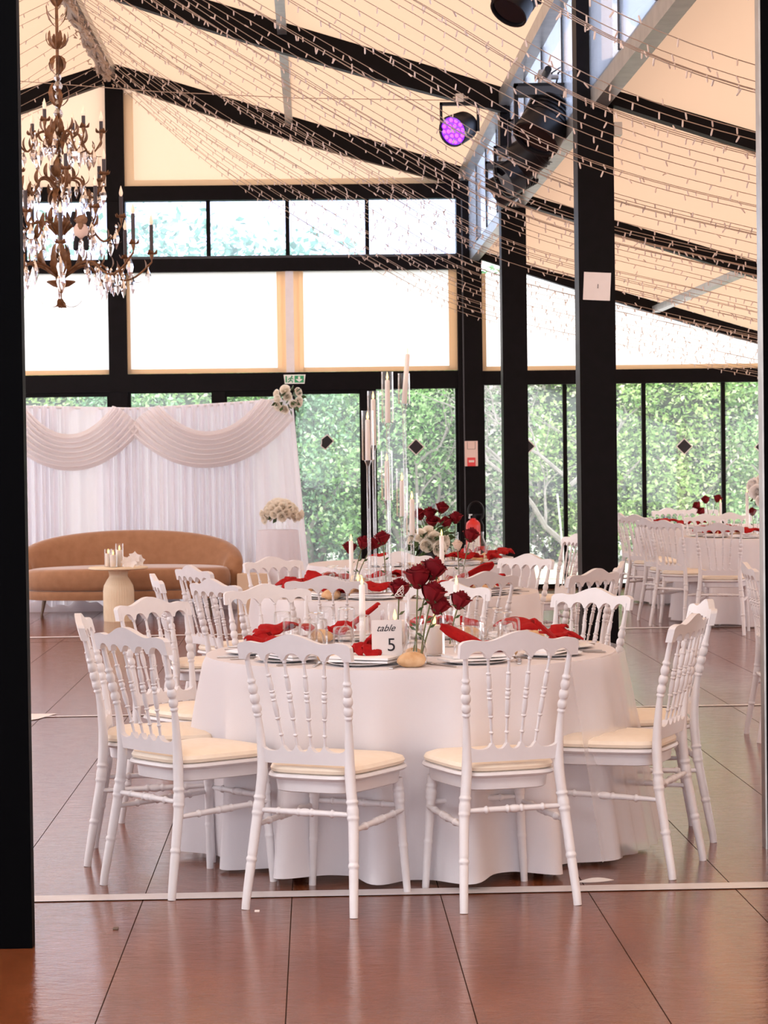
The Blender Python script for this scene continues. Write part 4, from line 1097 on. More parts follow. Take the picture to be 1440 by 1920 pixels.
# ------------------------------------------------------------------ lounge: backdrop, sofa, side table, plinth
YD = 22.6
xa, xb = PX(-70, YD), PX(550, YD); xj = PX(248, YD)
def ztop(x):                      # sagging top edge, highest at the flower corner
    px_ = VX + x * FPX / YD
    if px_ > 245: t_ = (px_ - 245) / 305; return PZ(px_, 764 - 19 * t_ ** 1.3, YD)
    t_ = (245 - px_) / 200; return PZ(px_, 764 - 4 * min(1.5, t_), YD)
def fn(u, v):
    top = ztop(xa + (xb - xa) * u); x = xa + (xb - xa) * u; fl = max(0, (u - .80) / .20)
    z = top * (1 - v) + .015 * v; x += fl ** 1.5 * .17 * v
    ph = 200 * u + 6 * math.sin(9 * u) + 3.5 * math.sin(23 * u + 1)
    amp = .040 + .025 * v + .014 * math.sin(31 * u)
    y = YD + .05 + amp * math.sin(ph) + .35 * amp * math.sin(2.3 * ph + 1) - .12 * fl * v
    return (x, y, z)
bd = thing('wedding_backdrop', 'white draped fabric backdrop with two swags behind the sofa', 'backdrop', (0, 0, 0))
MB().grid(fn, 1300, 14).obj('back_curtain', M['drape'], bd, True)
fr = MB()
fr.tube([(x, YD + .08, ztop(x) - .012) for x in [xa + (xb - xa) * k / 20 for k in range(21)]], .014, 8)
for x in (xa + .02, xb - .01): fr.tube([(x, YD + .1, 0), (x, YD + .1, ztop(min(x, xb - .02)) - .01)], .016, 8)
fr.obj('frame', M['white'], bd, 60)
def swag(pxl, pxr, label):
    xl_, xr_ = PX(pxl, YD), PX(pxr, YD); Wd = xr_ - xl_
    def fn(u, v):
        e = (1 - v) * .20 * Wd
        xl2, xr2 = xl_ + e * 1.0 + .0, xr_ - e * 1.0
        x = xl2 + (xr2 - xl2) * u
        end = .26 * v ** 1.6
        sag = .30 + .33 * v - end
        s = 1 - abs(2 * u - 1) ** 2.1
        zt_ = ztop(max(xa, min(xb, x)))
        z = zt_ - end * (1 - s) * .85 - (end + sag) * s + .012 * (1 - v)
        pl = math.cos(v * 2 * PI * 7.5 + .8 * math.sin(3 * u + v * 4))
        y = YD - .02 - .06 * s * (1 - .3 * v) - .034 * pl * (.35 + .65 * s ** .5)
        return (x, y, z + .014 * pl * s)
    o = MB().grid(fn, 60, 120).obj('swag', M['swag'], bd, True); return o
swag(-8, 268, 'left'); swag(238, 553, 'right')
t = bouquet(P(539, 748, YD - .12), [(0, -.06, .02), (.10, -.05, .06), (-.09, -.05, .0), (-.02, -.05, .08), (.05, -.07, -.05), (-.03, -.06, -.10), (.1, -.03, -.03), (-.10, -.02, .05), (-.09, -.04, -.07)], PEO, 'cluster of cream roses on the corner of the white backdrop', 1.35, 60, None, .14)

# sofa
YS = 22.0
sx = (PX(30, YS) + PX(448, YS)) / 2; sw = (PX(448, YS) - PX(30, YS)) / 2
so = thing('curved_sofa', 'camel velvet curved sofa in front of the white backdrop', 'sofa', (sx, YS - .1, 0))
def plan(t_):                       # back line on plan, t in -1..1
    a = t_ * PI * .54; return (sw - .09) * math.sin(a), -.04 + .46 * math.cos(a)
def bh(t_): return .80 - .25 * t_ ** 2 - .2 * max(0, abs(t_) - .5) ** 2
def fnb(u, v):
    t_ = 2 * u - 1; x, y = plan(t_); x2, y2 = plan(t_ + .01); d_ = Vector((x2 - x, y2 - y)).normalized(); nx, ny = d_.y, -d_.x
    a = 2 * PI * v; hh = bh(t_); zc_ = (hh + .20) / 2; hz = (hh - .20) / 2
    rd_ = math.sqrt(max(.0001, 1 - max(0, (abs(t_) - .93) / .07) ** 2)); th = .095 * (.15 + .85 * rd_); hz *= .75 + .25 * rd_; zc_ = .20 + hz
    e = .55; ca, sa = math.cos(a), math.sin(a)
    off = th * math.copysign(abs(ca) ** .8, ca); z = zc_ + hz * math.copysign(abs(sa) ** e, sa)
    lean = (z - .3) * .16
    return (x - nx * (off + lean), y - ny * (off + lean), z)
bm_ = MB().grid(fnb, 60, 28)
# end caps
bb = MB()
for e in (0., 1.):
    ring = [fnb(e, k / 28) for k in range(28)]; bb.add(ring, [tuple(range(28))])
    c_ = Vector((sum(p[0] for p in ring) / 28, sum(p[1] for p in ring) / 28, sum(p[2] for p in ring) / 28))
bm_.add(bb.v, bb.f); bm_.obj('backrest', M['sofa'], so, 70)
def kidney(levels, nm_, m_):
    n_ = 60; vs = []; fs = []
    for g, z in levels:
        for k in range(n_):
            a = 2 * PI * k / n_; ca, sa = math.cos(a), math.sin(a); ex = .75
            x = (sw - .10 + g) * math.copysign(abs(ca) ** ex, ca); y = (.40 + g) * math.copysign(abs(sa) ** ex, sa) - .06
            vs.append((x, y - .06 * (1 - (x / sw) ** 2) * (1 if sa < 0 else 0), z + (.02 * (1 - (x / sw) ** 2) if z > .4 else 0)))
    for i in range(len(levels) - 1):
        for k in range(n_): a, c = i * n_ + k, i * n_ + (k + 1) % n_; fs.append((a, c, c + n_, a + n_))
    fs.append(tuple(range(n_ - 1, -1, -1))); fs.append(tuple((len(levels) - 1) * n_ + k for k in range(n_)))
    MB().add(vs, fs).obj(nm_, m_, so, 60)
kidney([(-.02, .255), (.0, .265), (.012, .30), (.012, .37), (.0, .42), (-.03, .443), (-.08, .45), (-.2, .452)], 'seat_cushion', M['sofa'])
kidney([(-.03, .165), (-.005, .17), (.0, .20), (.0, .245), (-.01, .252)], 'seat_base', M['sofa'])
for x, y in ((-sw + .30, -.32), (sw - .30, -.32), (-sw + .25, .16), (sw - .25, .16)):
    MB().tube([(x, y, .166), (x + (.03 if x < 0 else -.03) * -1, y - .02, 0)], [.02, .010], 10).obj('foot', M['sofawood'], so, 60)
# fabric pooled on the floor behind the sofa
def fn(u, v):
    x = PX(40, 22.4) + (PX(470, 22.4) - PX(40, 22.4)) * u
    return (x, 22.35 + .12 * v, .002 + .14 * math.sin(PI * v) ** .7 * (.6 + .25 * math.sin(31 * u) + .15 * math.sin(77 * u + 2)) )
MB().grid(fn, 160, 10).obj('hem', M['drape'], bd, True)

# side table
q = F(221, 1166); YT_ = q.y + .13
st = thing('side_table', 'cream fluted pedestal side table in front of the sofa', 'table', (q.x, YT_, 0))
def fn(u, v):
    prof = [(.135, 0), (.14, .05), (.14, .28), (.132, .33), (.105, .38), (.085, .41), (.083, .43), (.092, .47), (.10, .478)]
    k = v * (len(prof) - 1); i = min(int(k), len(prof) - 2); t_ = k - i
    r = prof[i][0] * (1 - t_) + prof[i + 1][0] * t_; z = prof[i][1] * (1 - t_) + prof[i + 1][1] * t_
    a = 2 * PI * u; r *= 1 + .022 * abs(math.sin(18 * a))
    return (r * math.cos(a), r * math.sin(a), z)
MB().grid(fn, 144, 32, None, True).obj('pedestal', M['plinth'], st, 70)
MB().lathe([(.02, .476), (.262, .479), (.275, .487), (.275, .497), (.268, .502), (0, .502)], 56, cap=False).obj('tabletop', M['plinth'], st, 50)
def on_side(px, dy): return Vector((PX(px, YT_ + dy), YT_ + dy, .5035))
pillar(on_side(200, -.02), .125, .028, .165, 'shortest pillar candle in glass at the back left of the cream side table', 'pillar candles on the side table')
pillar(on_side(209, -.11), .115, .028, .165, 'middle pillar candle in glass on the cream side table', 'pillar candles on the side table')
pillar(on_side(221, -.02), .155, .028, .215, 'tallest pillar candle in glass on the cream side table', 'pillar candles on the side table')
orb = MB()
for (cx_, cy_, cz_) in ((-.05, -.03, .02), (.02, -.05, .06), (.06, -.02, .03), (-.01, -.08, .02)):
    for k in range(6):
        a = k * PI / 3 + cx_ * 20; d_ = Vector((math.cos(a), -.35, math.sin(a))).normalized(); s2 = Vector((-math.sin(a), 0, math.cos(a)))
        c_ = Vector((cx_, cy_, cz_))
        def fn(u, v, d_=d_, s2=s2, c_=c_): return c_ + d_ * (.062 * v) + s2 * ((u - .5) * .055 * math.sin(PI * min(.97, v + .08))) + Vector((0, -.012 * v * v, 0))
        orb.grid(fn, 4, 5)
q2 = on_side(246, -.06)
q2.z += .028
o = thing('orchid_bloom', 'white orchid blooms lying on the cream side table', 'flowers', q2); orb.obj('petals', M['whitepetal'], o, True)
# draped plinth with hydrangea
YP = 21.9; px0, px1 = PX(481, YP), PX(557, YP); pzt = PZ(519, 993, YP); rp = (px1 - px0) / 2
def fn(u, v):
    a = 2 * PI * u
    if v < .15: r = rp * v / .15; return (r * math.cos(a), r * math.sin(a), pzt)
    t_ = (v - .15) / .85; r = rp * (1 + .22 * t_) + .014 * t_ ** .6 * math.sin(15 * a + 2 * math.sin(2 * a)); return (r * math.cos(a), r * math.sin(a), pzt * (1 - t_) + .01)
tag(MB().grid(fn, 150, 24, None, True).obj('draped_plinth', M['drape'], None, 60, ((px0 + px1) / 2, YP, 0)), 'round plinth draped in white cloth beside the backdrop', 'plinth')
R = random.Random(3); heads = []
for k in range(34):
    a = k * 2.4; zz = -.35 + 1.35 * k / 33; q_ = math.sqrt(max(.05, 1 - min(1, zz * zz))); heads.append((.135 * q_ * math.cos(a), .12 * q_ * math.sin(a), .11 * zz))
heads += [(-.17, -.03, .0), (.19, -.03, -.01), (.16, -.06, -.03), (-.15, -.05, -.06)]
bouquet(Vector(((px0 + px1) / 2 + .03, YP - .02, pzt + .155)), heads, PEO, 'ball of cream flowers on the draped plinth', 1.25, 14, lambda t_: shell([(0, -.154), (.05, -.154), (.05, -.06)], 16).obj('vase', M['clear'], t_, 60), .1)
q = P(451, 1077, 21.6)
tag(MB().box(PX(441, 21.6), PX(500, 21.6), 21.6, 21.95, 0, q.z).obj('low_plinth', M['peach']), 'low beige plinth between the sofa and the draped plinth', 'plinth')

# ------------------------------------------------------------------ wall fittings
x = PX(882, YW); yf = YW - .12
fa = thing('fire_alarm_box', 'pale fire alarm box with a red call point on the column', 'alarm', (x, yf, PZ(882, 874, YW)))
MB().box(-.072, .072, -.03, .02, 0, .277).obj('shell', M['boxpink'], fa)
fl_ = MB(); fl_.box(-.045, -.041, -.032, -.029, .19, .27); fl_.box(.041, .045, -.032, -.029, .19, .27); fl_.box(-.045, .045, -.032, -.029, .186, .19); fl_.obj('flap_outline', M['sofawood'], fa)
cp = MB().box(-.045, .045, -.04, -.03, .0, .095).obj('call_point', M['firered'], fa); MB().box(-.03, .03, -.043, -.04, .042, .066).obj('press_plate', M['boxpink'], cp)
x = PX(883, YW); zt_ = PZ(883, 968, YW)
fe = thing('fire_extinguisher', 'red fire extinguisher hanging on the black column behind the roses', 'extinguisher', (x, YW - .22, zt_ - .545))
MB().lathe([(.076, 0), (.081, .015), (.081, .45), (.074, .48), (.05, .505), (.03, .515), (.03, .53)], 26).obj('cylinder', M['firered'], fe, 50)
def fn(u, v): a = -PI / 2 + (u - .5) * 1.9; return (.0818 * math.cos(a), .0818 * math.sin(a), .12 + .22 * v)
MB().grid(fn, 14, 2).obj('instruction_label', M['signwhite'], fe, True)
MB().box(-.03, .03, -.02, .02, .525, .56).box(-.02, .11, -.012, .012, .56, .575).obj('valve', M['plastic'], fe)
MB().box(-.05, -.01, -.02, .02, .525, .575).obj('pressure_gauge', M['chrome'], fe)
pts = [(.03 + .085 * math.cos(a) * 1.0, -.01, .60 + .11 * math.sin(a)) for a in [PI * 1.15 - k * PI * 1.45 / 18 for k in range(19)]] + [(.105, -.01, .45), (.100, -.01, .25)]
MB().tube(pts, .011, 8).obj('hose', M['plastic'], fe, 60)
MB().box(-.02, .02, .08, .11, .2, .4).obj('bracket', M['darkgrey'], fe)
# exit sign
xs0, xs1_ = PX(534, YW), PX(575, YW); zs0, zs1_ = PZ(554, 720, YW), PZ(554, 703, YW); hw, hh = (xs1_ - xs0) / 2, zs1_ - zs0
ex = thing('exit_sign', 'green and white emergency exit sign on the black lintel', 'sign', ((xs0 + xs1_) / 2, YW - .10, zs0))
MB().prism([(-hw * .9, 0), (hw * .9, 0), (hw, hh), (-hw, hh)], 0, .03).obj('sign_box', M['signwhite'], ex)
MB().box(hw * .0, hw * .84, -.003, 0, hh * .12, hh * .88).obj('arrow_field', M['green'], ex)
ar = MB(); cx_ = hw * .42
ar.box(cx_ - .012, cx_ + .012, -.006, -.003, hh * .45, hh * .80); ar.prism([(cx_, hh * .18), (cx_ + .040, hh * .5), (cx_ + .018, hh * .5), (cx_ - .018, hh * .5), (cx_ - .040, hh * .5)], -.006, -.003)
ar.obj('arrow', M['signwhite'], ex)
mn = MB(); cx_ = -hw * .35
mn.ball((cx_ + .012, -.004, hh * .80), (.009, .003, .009), 10, 6)
for a_, b_ in (((.008, .70), (-.004, .42)), ((-.004, .42), (.020, .28)), ((.020, .28), (.016, .10)), ((-.004, .42), (-.016, .24)), ((-.016, .24), (-.034, .18)), ((.008, .66), (.028, .50)), ((.006, .66), (-.018, .58)), ((-.018, .58), (-.026, .42))):
    mn.tube([(cx_ + a_[0], -.004, hh * a_[1]), (cx_ + b_[0], -.004, hh * b_[1])], .0045, 6)
mn.box(-hw * .82, -hw * .70, -.005, -.002, hh * .15, hh * .85)
mn.obj('running_figure', M['green'], ex)
# paper on the thick column
pp = P(1119, 537, 13.995)
pa = thing('paper_sheet', 'white paper sheet with one small ink stroke taped to the thick column', 'paper', pp, 0); pa.rotation_euler = (0, math.radians(3), 0)
def fn(u, v): return ((u - .5) * .168, -.004 - .006 * abs(2 * u - 1) ** 3, (v - .5) * .172)
MB().grid(fn, 10, 4).obj('sheet', M['paper'], pa, True); MB().box(.004, .008, -.0065, -.0048, -.012, .014).obj('ink_mark', M['ink'], pa)
p = P(1158, 242, 14.05)
tag(MB().box(p.x - .025, p.x + .025, 14.02, 14.12, p.z - .04, p.z + .04).obj('junction_box', M['chrome']), 'small grey junction box on the side of the thick column', 'box')
# diamonds on the glass
DS = MB().prism([(-.095, 0), (0, -.095), (.095, 0), (0, .095)], -.004, -.001).mesh('diamond', M['paper']); DB = MB().prism([(-.08, 0), (0, -.08), (.08, 0), (0, .08)], -.0065, -.004).mesh('dark_face', M['ink'])
for px, py, lb in ((780, 838, 'black diamond sticker with white border on the door by the alarm column'), (988, 837, 'black diamond sticker mostly hidden behind the middle column'), (1283, 837, 'black diamond sticker with white border alone on the aisle glass'), (1430, 838, 'black diamond sticker cut by the aisle picture edge')):
    q = P(px, py, YW + .012); t = thing('glass_sticker', lb, 'sticker', q, 0, 'black diamond stickers on the glass'); link('border', DS, t); link('dark_face', DB, t)
q = P(612, 829, YW + .012); t = thing('glass_sticker', 'torn crooked black sticker peeling off the sliding door', 'sticker', q, 0, 'black diamond stickers on the glass'); t.rotation_euler = (0, math.radians(-12), 0)
MB().prism([(-.075, -.03), (-.03, -.085), (.09, -.005), (.03, .085), (-.045, .05), (-.06, .0)], -.004, -.001).obj('border', M['paper'], t)
MB().prism([(-.062, -.03), (-.026, -.07), (.074, -.005), (.026, .07), (-.04, .04), (-.05, .0)], -.0065, -.004).obj('dark_face', M['ink'], t)
# things on the floor
q = F(1116, 1655)
def fn(u, v): w_ = .022 * math.sin(PI * (.03 + .94 * u)) ** .8; return ((u - .5) * .135, (v - .5) * 2 * w_ + .03 * (u - .5), .006 + .012 * math.sin(PI * u) * (1 - abs(2 * v - 1)))
tag(MB().grid(fn, 16, 6).obj('white_feather', M['whitepetal'], None, True, (q.x, q.y, 0)), 'long white petal lying on the floor by the front tablecloth', 'petal')
q = F(482, 1709); tag(MB().box(-.008, .008, -.012, .012, .0005, .003).obj('paper_scrap', M['paper'], None, False, (q.x, q.y, 0)), 'tiny white paper scrap on the floor behind the seven o\'clock chair', 'scrap')
q = F(217, 1742); tag(MB().box(-.008, .008, -.016, .016, .0005, .004).obj('dirt_crumb', M['sofawood'], None, False, (q.x, q.y, 0)), 'small dark crumb on the floor near the left door leaf', 'crumb')
q = F(64, 1350); tag(MB().add([(-.14, -.22, .004), (.02, .02, .004), (.10, .28, .004), (-.14, .30, .004)], [(0, 1, 2, 3)]).obj('overexposed_board', M['paper'], None, False, (q.x, q.y, 0)), 'overexposed board corner painted white on the floor beside the left door leaf', 'board')  # white colour stands in for the overexposure on the board corner

# ------------------------------------------------------------------ stage lights
def fixture(loc, size, aim, label, big=True, face='lens', rotz=0.):
    t = thing('stage_light', label, 'stage light', loc, rotz, 'stage lights on the columns and beam'); s = size
    yk = MB(); yk.box(-.62 * s, -.54 * s, -.09 * s, .09 * s, -.1 * s, .78 * s); yk.box(.54 * s, .62 * s, -.09 * s, .09 * s, -.1 * s, .78 * s); yk.box(-.62 * s, .62 * s, -.09 * s, .09 * s, .70 * s, .80 * s)
    yk.obj('yoke', M['plastic'], t)
    cl_ = MB().box(-.12 * s, .12 * s, -.12 * s, .12 * s, .80 * s, 1.06 * s); cl_.tube([(-.2 * s, 0, .93 * s), (.28 * s, 0, .93 * s)], .05 * s, 8); cl_.obj('clamp', M['chrome'], t)
    rot = Vector(aim).normalized().to_track_quat('Z', 'Y').to_euler()
    hd = MB().lathe([(.20 * s, -.55 * s), (.36 * s, -.50 * s), (.46 * s, -.30 * s), (.48 * s, .05 * s), (.50 * s, .40 * s), (.50 * s, .44 * s), (.45 * s, .44 * s), (.44 * s, .38 * s)], 26, cap=False).obj('housing', M['plastic'], t, 45); hd.rotation_euler = rot
    MB().lathe([(0, .385 * s), (.445 * s, .385 * s)], 26, cap=False).obj('lens', M[face], hd)
    if face == 'purple':
        for k in range(19):
            r_, a = (0, 0) if k == 0 else ((.18 * s, k * PI / 3) if k < 7 else (.345 * s, k * PI / 6))
            MB().ball((r_ * math.cos(a), r_ * math.sin(a), .388 * s), (.07 * s, .07 * s, .03 * s), 8, 5).obj('led', M['purpledot'], hd, True)
    else:
        b = MB()
        for k in range(5): b.lathe([(.40 * s, (-.42 + .09 * k) * s), (.495 * s, (-.41 + .09 * k) * s), (.495 * s, (-.38 + .09 * k) * s), (.40 * s, (-.37 + .09 * k) * s)], 20, cap=False)
        b.obj('cooling_fins', M['plastic'], hd, 40)
        MB().box(-.58 * s, .58 * s, -.2 * s, .2 * s, .55 * s, .72 * s).obj('control_box', M['darkgrey'], t)
    return t
pz = P(862, 240, 19.2)
fixture(pz, .27, (-.75, -1, -.45), 'round stage light glowing purple below the main rafter', face='purple')
for px, py, Y, s, aim, lb in ((1022, 232, 15.4, .34, (-.5, -.4, -.8), 'large black stage light hanging closest to the thick column'), (1000, 285, 16.6, .30, (-.8, .3, -.6), 'black stage light second from the thick column'),
                              (968, 328, 17.6, .28, (-.9, -.3, -.5), 'black stage light third from the thick column'), (948, 352, 18.7, .27, (-.9, .1, -.55), 'black stage light nearest the middle column')):
    fixture(P(px, py, Y), s, aim, lb)
fixture(P(968, 0, 14.6), .26, (-.5, -.4, -.8), 'black stage light cut by the top picture edge')
# pipe the lights hang on
a_, b_ = P(1022, 232, 15.4) + Vector((0, 0, .32)), P(948, 352, 18.7) + Vector((0, 0, .26))
dd_ = (b_ - a_).normalized()
tag(MB().tube([a_ - dd_ * .25, b_ + dd_ * .8], .024, 10).obj('lighting_pipe', M['plastic'], None, 60), 'black pipe carrying the stage lights between two columns', 'pipe')
# power cables
b = MB(); 
for k in range(3):
    c0 = P(1022 + 12 * k, 205, 15.6); b.tube([c0, c0 + Vector((.05, 0, .25)), c0 + Vector((.16, .1, .33)), c0 + Vector((.26, .2, .05)), c0 + Vector((.25, .3, -.2))], .006, 6)
tag(b.obj('power_cable', M['plastic'], None, True), 'looping black power cables over the large stage light', 'cable', None)
b = MB().tube([P(35, 152, 19.5), P(300, 172, 19.5), P(560, 184, 19.4), P(845, 188, 19.3)], .0035, 6)
tag(b.obj('tie_cable', M['wire'], None, True), 'thin cable stretched across the hall to the purple light', 'cable')

# ------------------------------------------------------------------ chandelier
YC = 14.0
cx0 = PX(120, YC); cz = lambda py: PZ(112, py, YC)
ch = thing('chandelier', 'tall gilt leaf chandelier with crystal drops and candle bulbs', 'chandelier', (cx0, YC, cz(545)))
z0 = cz(545)
SC = FPX / YC
def zz(py): return cz(py) - z0
top_z = znave(cx0) - .28 - z0
cord = MB().tube([(0, 0, zz(545)), (0, 0, top_z)], .010, 8); cord.obj('stem', M['brass'], ch, 60)
for py, r in [(145 + 17 * k, (.024, .030, .021)[k % 3]) for k in range(22)]:
    MB().lathe([(.006, zz(py) - r * 1.3), (r * .8, zz(py) - r * .6), (r, zz(py)), (r * .7, zz(py) + r * .7), (.006, zz(py) + r * 1.3)], 10).obj('crystal_bead', M['crystal'], ch, 20)
def leaf_blade(p, d, up, L, wd, curl):
    """one curled acanthus leaf"""
    d, up = Vector(d).normalized(), Vector(up).normalized(); sd = d.cross(up).normalized(); p = Vector(p)
    def fn(u, v):
        a = curl * v; q = p + d * (L * (math.sin(a) / max(curl, .01))) + up * (L * (1 - math.cos(a)) / max(curl, .01))
        w_ = wd * math.sin(PI * (.06 + .9 * v)) ** .7 * (1 + .18 * math.sin(v * 22))
        return q + sd * ((u - .5) * 2 * w_) + up * (-.25 * abs(2 * u - 1) * w_)
    return fn
def crown(py, n_, L, wd, curl, updown=1, tilt=.5):
    b = MB()
    for k in range(n_):
        a = 2 * PI * k / n_ + py * .01; d_ = Vector((math.cos(a), math.sin(a), tilt * updown)); up = Vector((-math.cos(a) * tilt * updown, -math.sin(a) * tilt * updown, 1)).normalized() * 1
        b.grid(leaf_blade((.01 * math.cos(a), .01 * math.sin(a), zz(py)), d_, up if updown > 0 else -up, L, wd, curl), 4, 8)
    return b
for py, n_, L, wd, cu, ud, tl in ((12, 6, .16, .020, 1.0, 1, 1.1), (50, 2, .15, .013, .9, 1, .9), (36, 2, .10, .014, .8, 1, .6), (92, 6, .13, .017, 1.5, 1, .35), (104, 4, .11, .018, 1.6, -1, .4), (140, 3, .12, .016, 1.4, 1, .8), (200, 3, .17, .018, 1.9, 1, .4), (205, 2, .15, .014, 1.6, 1, .9), (262, 7, .12, .016, 1.9, -1, .3), (256, 5, .13, .015, 1.6, 1, .5), (352, 7, .13, .02, 1.5, -1, .3), (335, 5, .15, .02, 1.7, 1, .5), (440, 7, .14, .017, 1.7, 1, .4), (520, 8, .20, .026, 1.3, 1, .3), (505, 6, .17, .020, 1.2, 1, 1.0)):
    crown(py, n_, L, wd, cu, ud, tl).obj('leaf_crown', M['brass'], ch, True)
# finial
fb = MB().lathe([(.001, zz(541)), (.05, zz(537)), (.09, zz(529)), (.085, zz(527))], 20, cap=False); fb.tube([(0, 0, zz(540)), (0, 0, zz(578))], .004, 6); fb.ball((0, 0, zz(547)), .011, 8, 6)
for a in (0, PI, PI / 2, -PI / 2):
    fb.grid(leaf_blade((0, 0, zz(560)), (math.cos(a) * .25, math.sin(a) * .25, -1.), (math.cos(a), math.sin(a), .25), .17, .024, 2.5), 4, 12)
fb.obj('finial', M['brass'], ch, True)
drop = MB().lathe([(.0015, .052), (.005, .046), (.004, .040), (.0015, .036), (.010, .014), (.013, .002), (.009, -.014), (.0008, -.034)], 6).mesh('crystal_drop', M['crystal'])
cup = MB()
for k in range(5):
    a = 2 * PI * k / 5; cup.grid(leaf_blade((0, 0, 0), (math.cos(a), math.sin(a), -.15), (0, 0, 1), .055, .016, 1.3), 3, 5)
cup.lathe([(.004, -.04), (.010, -.02), (.014, 0), (.013, .02)], 10)
CUP = cup.mesh('candle_cup', M['brass'], True)
SLV = MB().lathe([(.0115, 0), (.0115, 1.0)], 10).mesh('candle_sleeve', M['sleeve'], 50)
BLB = MB().lathe([(.006, 0), (.011, .012), (.0125, .022), (.008, .042), (.001, .066)], 10).mesh('flame_bulb', M['bulb'], True)
def arm(ang, zb, R_, zt_, sl, ndrop, seed):
    """S-curved arm from the stem out to radius R_, cup at height zt_"""
    R = random.Random(seed); ca, sa = math.cos(ang), math.sin(ang); pts = []
    for k in range(17):
        t_ = k / 16; r = .02 + (R_ - .02) * t_
        z = zb + .09 * math.sin(PI * min(1, t_ * 1.5)) * (1 - t_) - .075 * math.sin(PI * max(0, (t_ - .45) / .55)) + (zt_ - .05 - zb) * t_ ** 1.5
        pts.append((r * ca, r * sa, z))
    tip = Vector((R_ * ca, R_ * sa, zt_))
    b = MB().tube(pts, [.0095 - .004 * k / 16 for k in range(17)], 7); b.tube([pts[-1], tip - Vector((0, 0, .02))], .004, 6)
    for k in (4, 8, 11, 14):
        p = Vector(pts[k]); sd = Vector((-sa, ca, 0)) * (1 if k % 3 else -1)
        b.grid(leaf_blade(p, Vector((ca, sa, .5)) + sd * .5, Vector((-ca * .5, -sa * .5, 1)), .10, .015, 1.6), 4, 7)
    b.grid(leaf_blade(pts[12], (ca * .6, sa * .6, -.5), (ca, sa, .8), .09, .014, 1.5), 4, 7)
    ao = b.obj('arm', M['brass'], ch, True)
    link('candle_cup', CUP, ao, tip, (0, 0, R.uniform(0, 1)))
    link('candle_sleeve', SLV, ao, tip, None, (1, 1, sl)); link('flame_bulb', BLB, ao, tip + Vector((0, 0, sl)))
    for k in range(ndrop):
        q = Vector(pts[min(16, 6 + int(10 * (k + .5) / ndrop))]) + Vector((R.uniform(-.02, .02), R.uniform(-.02, .02), -.055)); s_ = R.uniform(1.2, 1.9)
        link('crystal_drop', drop, ao, q, (0, 0, R.uniform(0, 2)), (s_, s_, s_))
sd = 0
for py, R_, pyc, n_, a0, sl, nd in ((268, .265, 244, 6, .25, .07, 4), (355, .30, 330, 6, .75, .095, 5), (440, .38, 405, 6, .1, .13, 5), (520, .57, 472, 8, .12, .18, 6)):
    for k in range(n_):
        sd += 1; j = random.Random(sd * 3).uniform(-.10, .10)
        arm(a0 + 2 * PI * k / n_ + j * .8, zz(py), R_ * (1 + .25 * j), zz(pyc) + j * .2, sl, nd, sd)
# plush toy caught on the chandelier
q = P(152, 432, YC - .32)
pl = thing('plush_toy', 'small brown and black plush monkey hanging on the chandelier', 'toy', q)
MB().ball((0, 0, 0), (.045, .035, .055), 14, 10).obj('body', M['plushcream'], pl, True)
MB().ball((.005, 0, .06), (.04, .036, .034), 14, 10).ball((.0, -.01, .02), (.022, .03, .035), 10, 8).obj('head', M['plushbrown'], pl, True)
for s in (-1, 1):
    MB().tube([(s * .02, 0, -.04), (s * .03, -.01, -.07), (s * .032, -.012, -.10)], [.018, .015, .016], 10).ball((s * .032, -.014, -.108), (.016, .018, .014), 10, 6).obj('leg', M['plushblack'], pl, True)
    MB().tube([(s * .035, 0, .03), (s * .055, -.01, .06), (s * .04, 0, .11)], [.014, .012, .012], 10).obj('arm', M['plushblack'], pl, True)

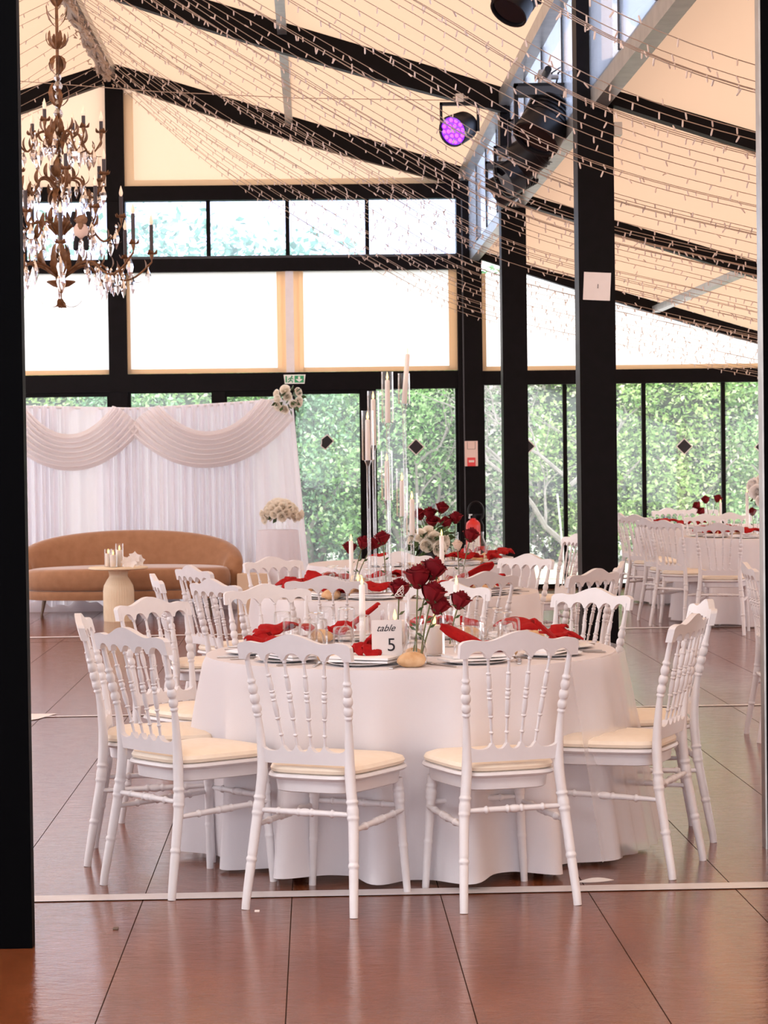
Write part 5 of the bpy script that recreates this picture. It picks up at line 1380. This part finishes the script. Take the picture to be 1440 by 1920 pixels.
# ------------------------------------------------------------------ fairy lights
def cat_rom(pts, n_):
    out = []
    for i in range(len(pts) - 1):
        p0, p1, p2, p3 = pts[max(i - 1, 0)], pts[i], pts[i + 1], pts[min(i + 2, len(pts) - 1)]
        for k in range(n_):
            t_ = k / n_; out.append(tuple(.5 * ((2 * b_) + (-a_ + c_) * t_ + (2 * a_ - 5 * b_ + 4 * c_ - d_) * t_ * t_ + (-a_ + 3 * b_ - 3 * c_ + d_) * t_ ** 3) for a_, b_, c_, d_ in zip(p0, p1, p2, p3)))
    out.append(tuple(pts[-1])); return out
LED = MB().lathe([(.0035, .0), (.0045, -.006), (.0045, -.030), (.002, -.036)], 6).mesh('bulb', M['led'], True)
def string(pts, label, single, seed, step=.145, group='fairy light strings draped to the columns and aisle'):
    R = random.Random(seed); path = [Vector(p) for p in cat_rom(pts, 8)]
    o0 = path[0].copy(); t = MB().tube([p - o0 for p in path], .0025, 5, None, False)
    seg = 0.; want = R.uniform(0, step); spots = []
    for a_, b_ in zip(path, path[1:]):
        L = (b_ - a_).length
        while want < seg + L:
            spots.append((a_.lerp(b_, (want - seg) / L) - o0, R.gauss(0, .35), R.gauss(0, .35) + (PI if R.random() < .06 else 0))); want += step * R.uniform(.8, 1.2)
        seg += L
    w_ = t.obj('fairy_light_string', M['wire'], None, True); w_.location = o0; tag(w_, label, 'string lights', group)
    if single:
        for p, rx_, ry_ in spots[:98]: link('bulb', LED, w_, p, (rx_, ry_, 0))
    else:
        b = MB()
        for p, rx_, ry_ in spots: b.lathe([(.0045, .0), (.005, -.006), (.005, -.030), (.002, -.036)], 5, TR(*p) @ RX(rx_) @ RY(ry_), True)
        tag(b.obj('bulb_run', M['led'], w_, True), None, None, None, 'stuff')
RS = random.Random(11)
ys = []; y = 9.4
while y < 24.8:
    ys.append(y); y += RS.uniform(.15, .36)
ordn = ['first', 'second', 'third', 'fourth', 'fifth', 'sixth', 'seventh', 'eighth', 'ninth', 'tenth', 'eleventh', 'twelfth', 'thirteenth', 'fourteenth', 'fifteenth', 'sixteenth', 'seventeenth', 'eighteenth', 'nineteenth', 'twentieth']
LS = 'draped fairy light string among many running from the roof ridge to the side aisle'
for i, y in enumerate(ys):
    t_ = min(1, max(0, RS.gauss(.45, .28))); dy = RS.uniform(-.25, .25)
    pts = [(XR + .05, y, 5.60), (-.97, y + dy * .3, 4.58 + .42 * t_), (.60, y + dy * .7, 3.56 + .55 * t_), (XE - .05, y + dy, 3.04 + .44 * t_), (3.2, y + dy, 2.66 + .36 * t_), (4.9, y + dy, 2.30 + .26 * t_), (6.6, y + dy, 1.98 + .2 * t_)]
    string(pts, LS, y < 13.6, i)
ys = []; y = 14.6
while y < 24.7:
    ys.append(y); y += RS.uniform(.34, .56)
for i, y in enumerate(ys):
    t_ = RS.random()
    pts = [(XR - .05, y, 5.60), (-3.2, y, 4.95 + .2 * t_), (-4.4, y, 4.35 + .2 * t_), (XL + .1, y, 3.7 + .2 * t_)]
    string(pts, 'fairy light string running down the roof slope behind the chandelier', False, 100 + i, .2, 'fairy light strings behind the chandelier')
b = MB(); R = random.Random(4)
for k in range(9):
    pts = [(XR + R.uniform(-.05, .05), 13 + 12 * j / 24, 5.62 + R.uniform(-.05, .05)) for j in range(24)]; b.tube(pts, .018, 5, None, False)
for k in range(260):
    p = (XR + R.uniform(-.09, .09), R.uniform(13, 24.6), 5.60 + R.uniform(-.08, .06)); b.lathe([(.006, 0), (.006, -.03), (.002, -.04)], 5, TR(*p) @ RX(R.uniform(-1.5, 1.5)) @ RY(R.uniform(-1.5, 1.5)))
tag(b.obj('fairy_light_bundle', M['wire'], None, True), 'thick bundle of gathered fairy light cable along the roof ridge', 'string lights')
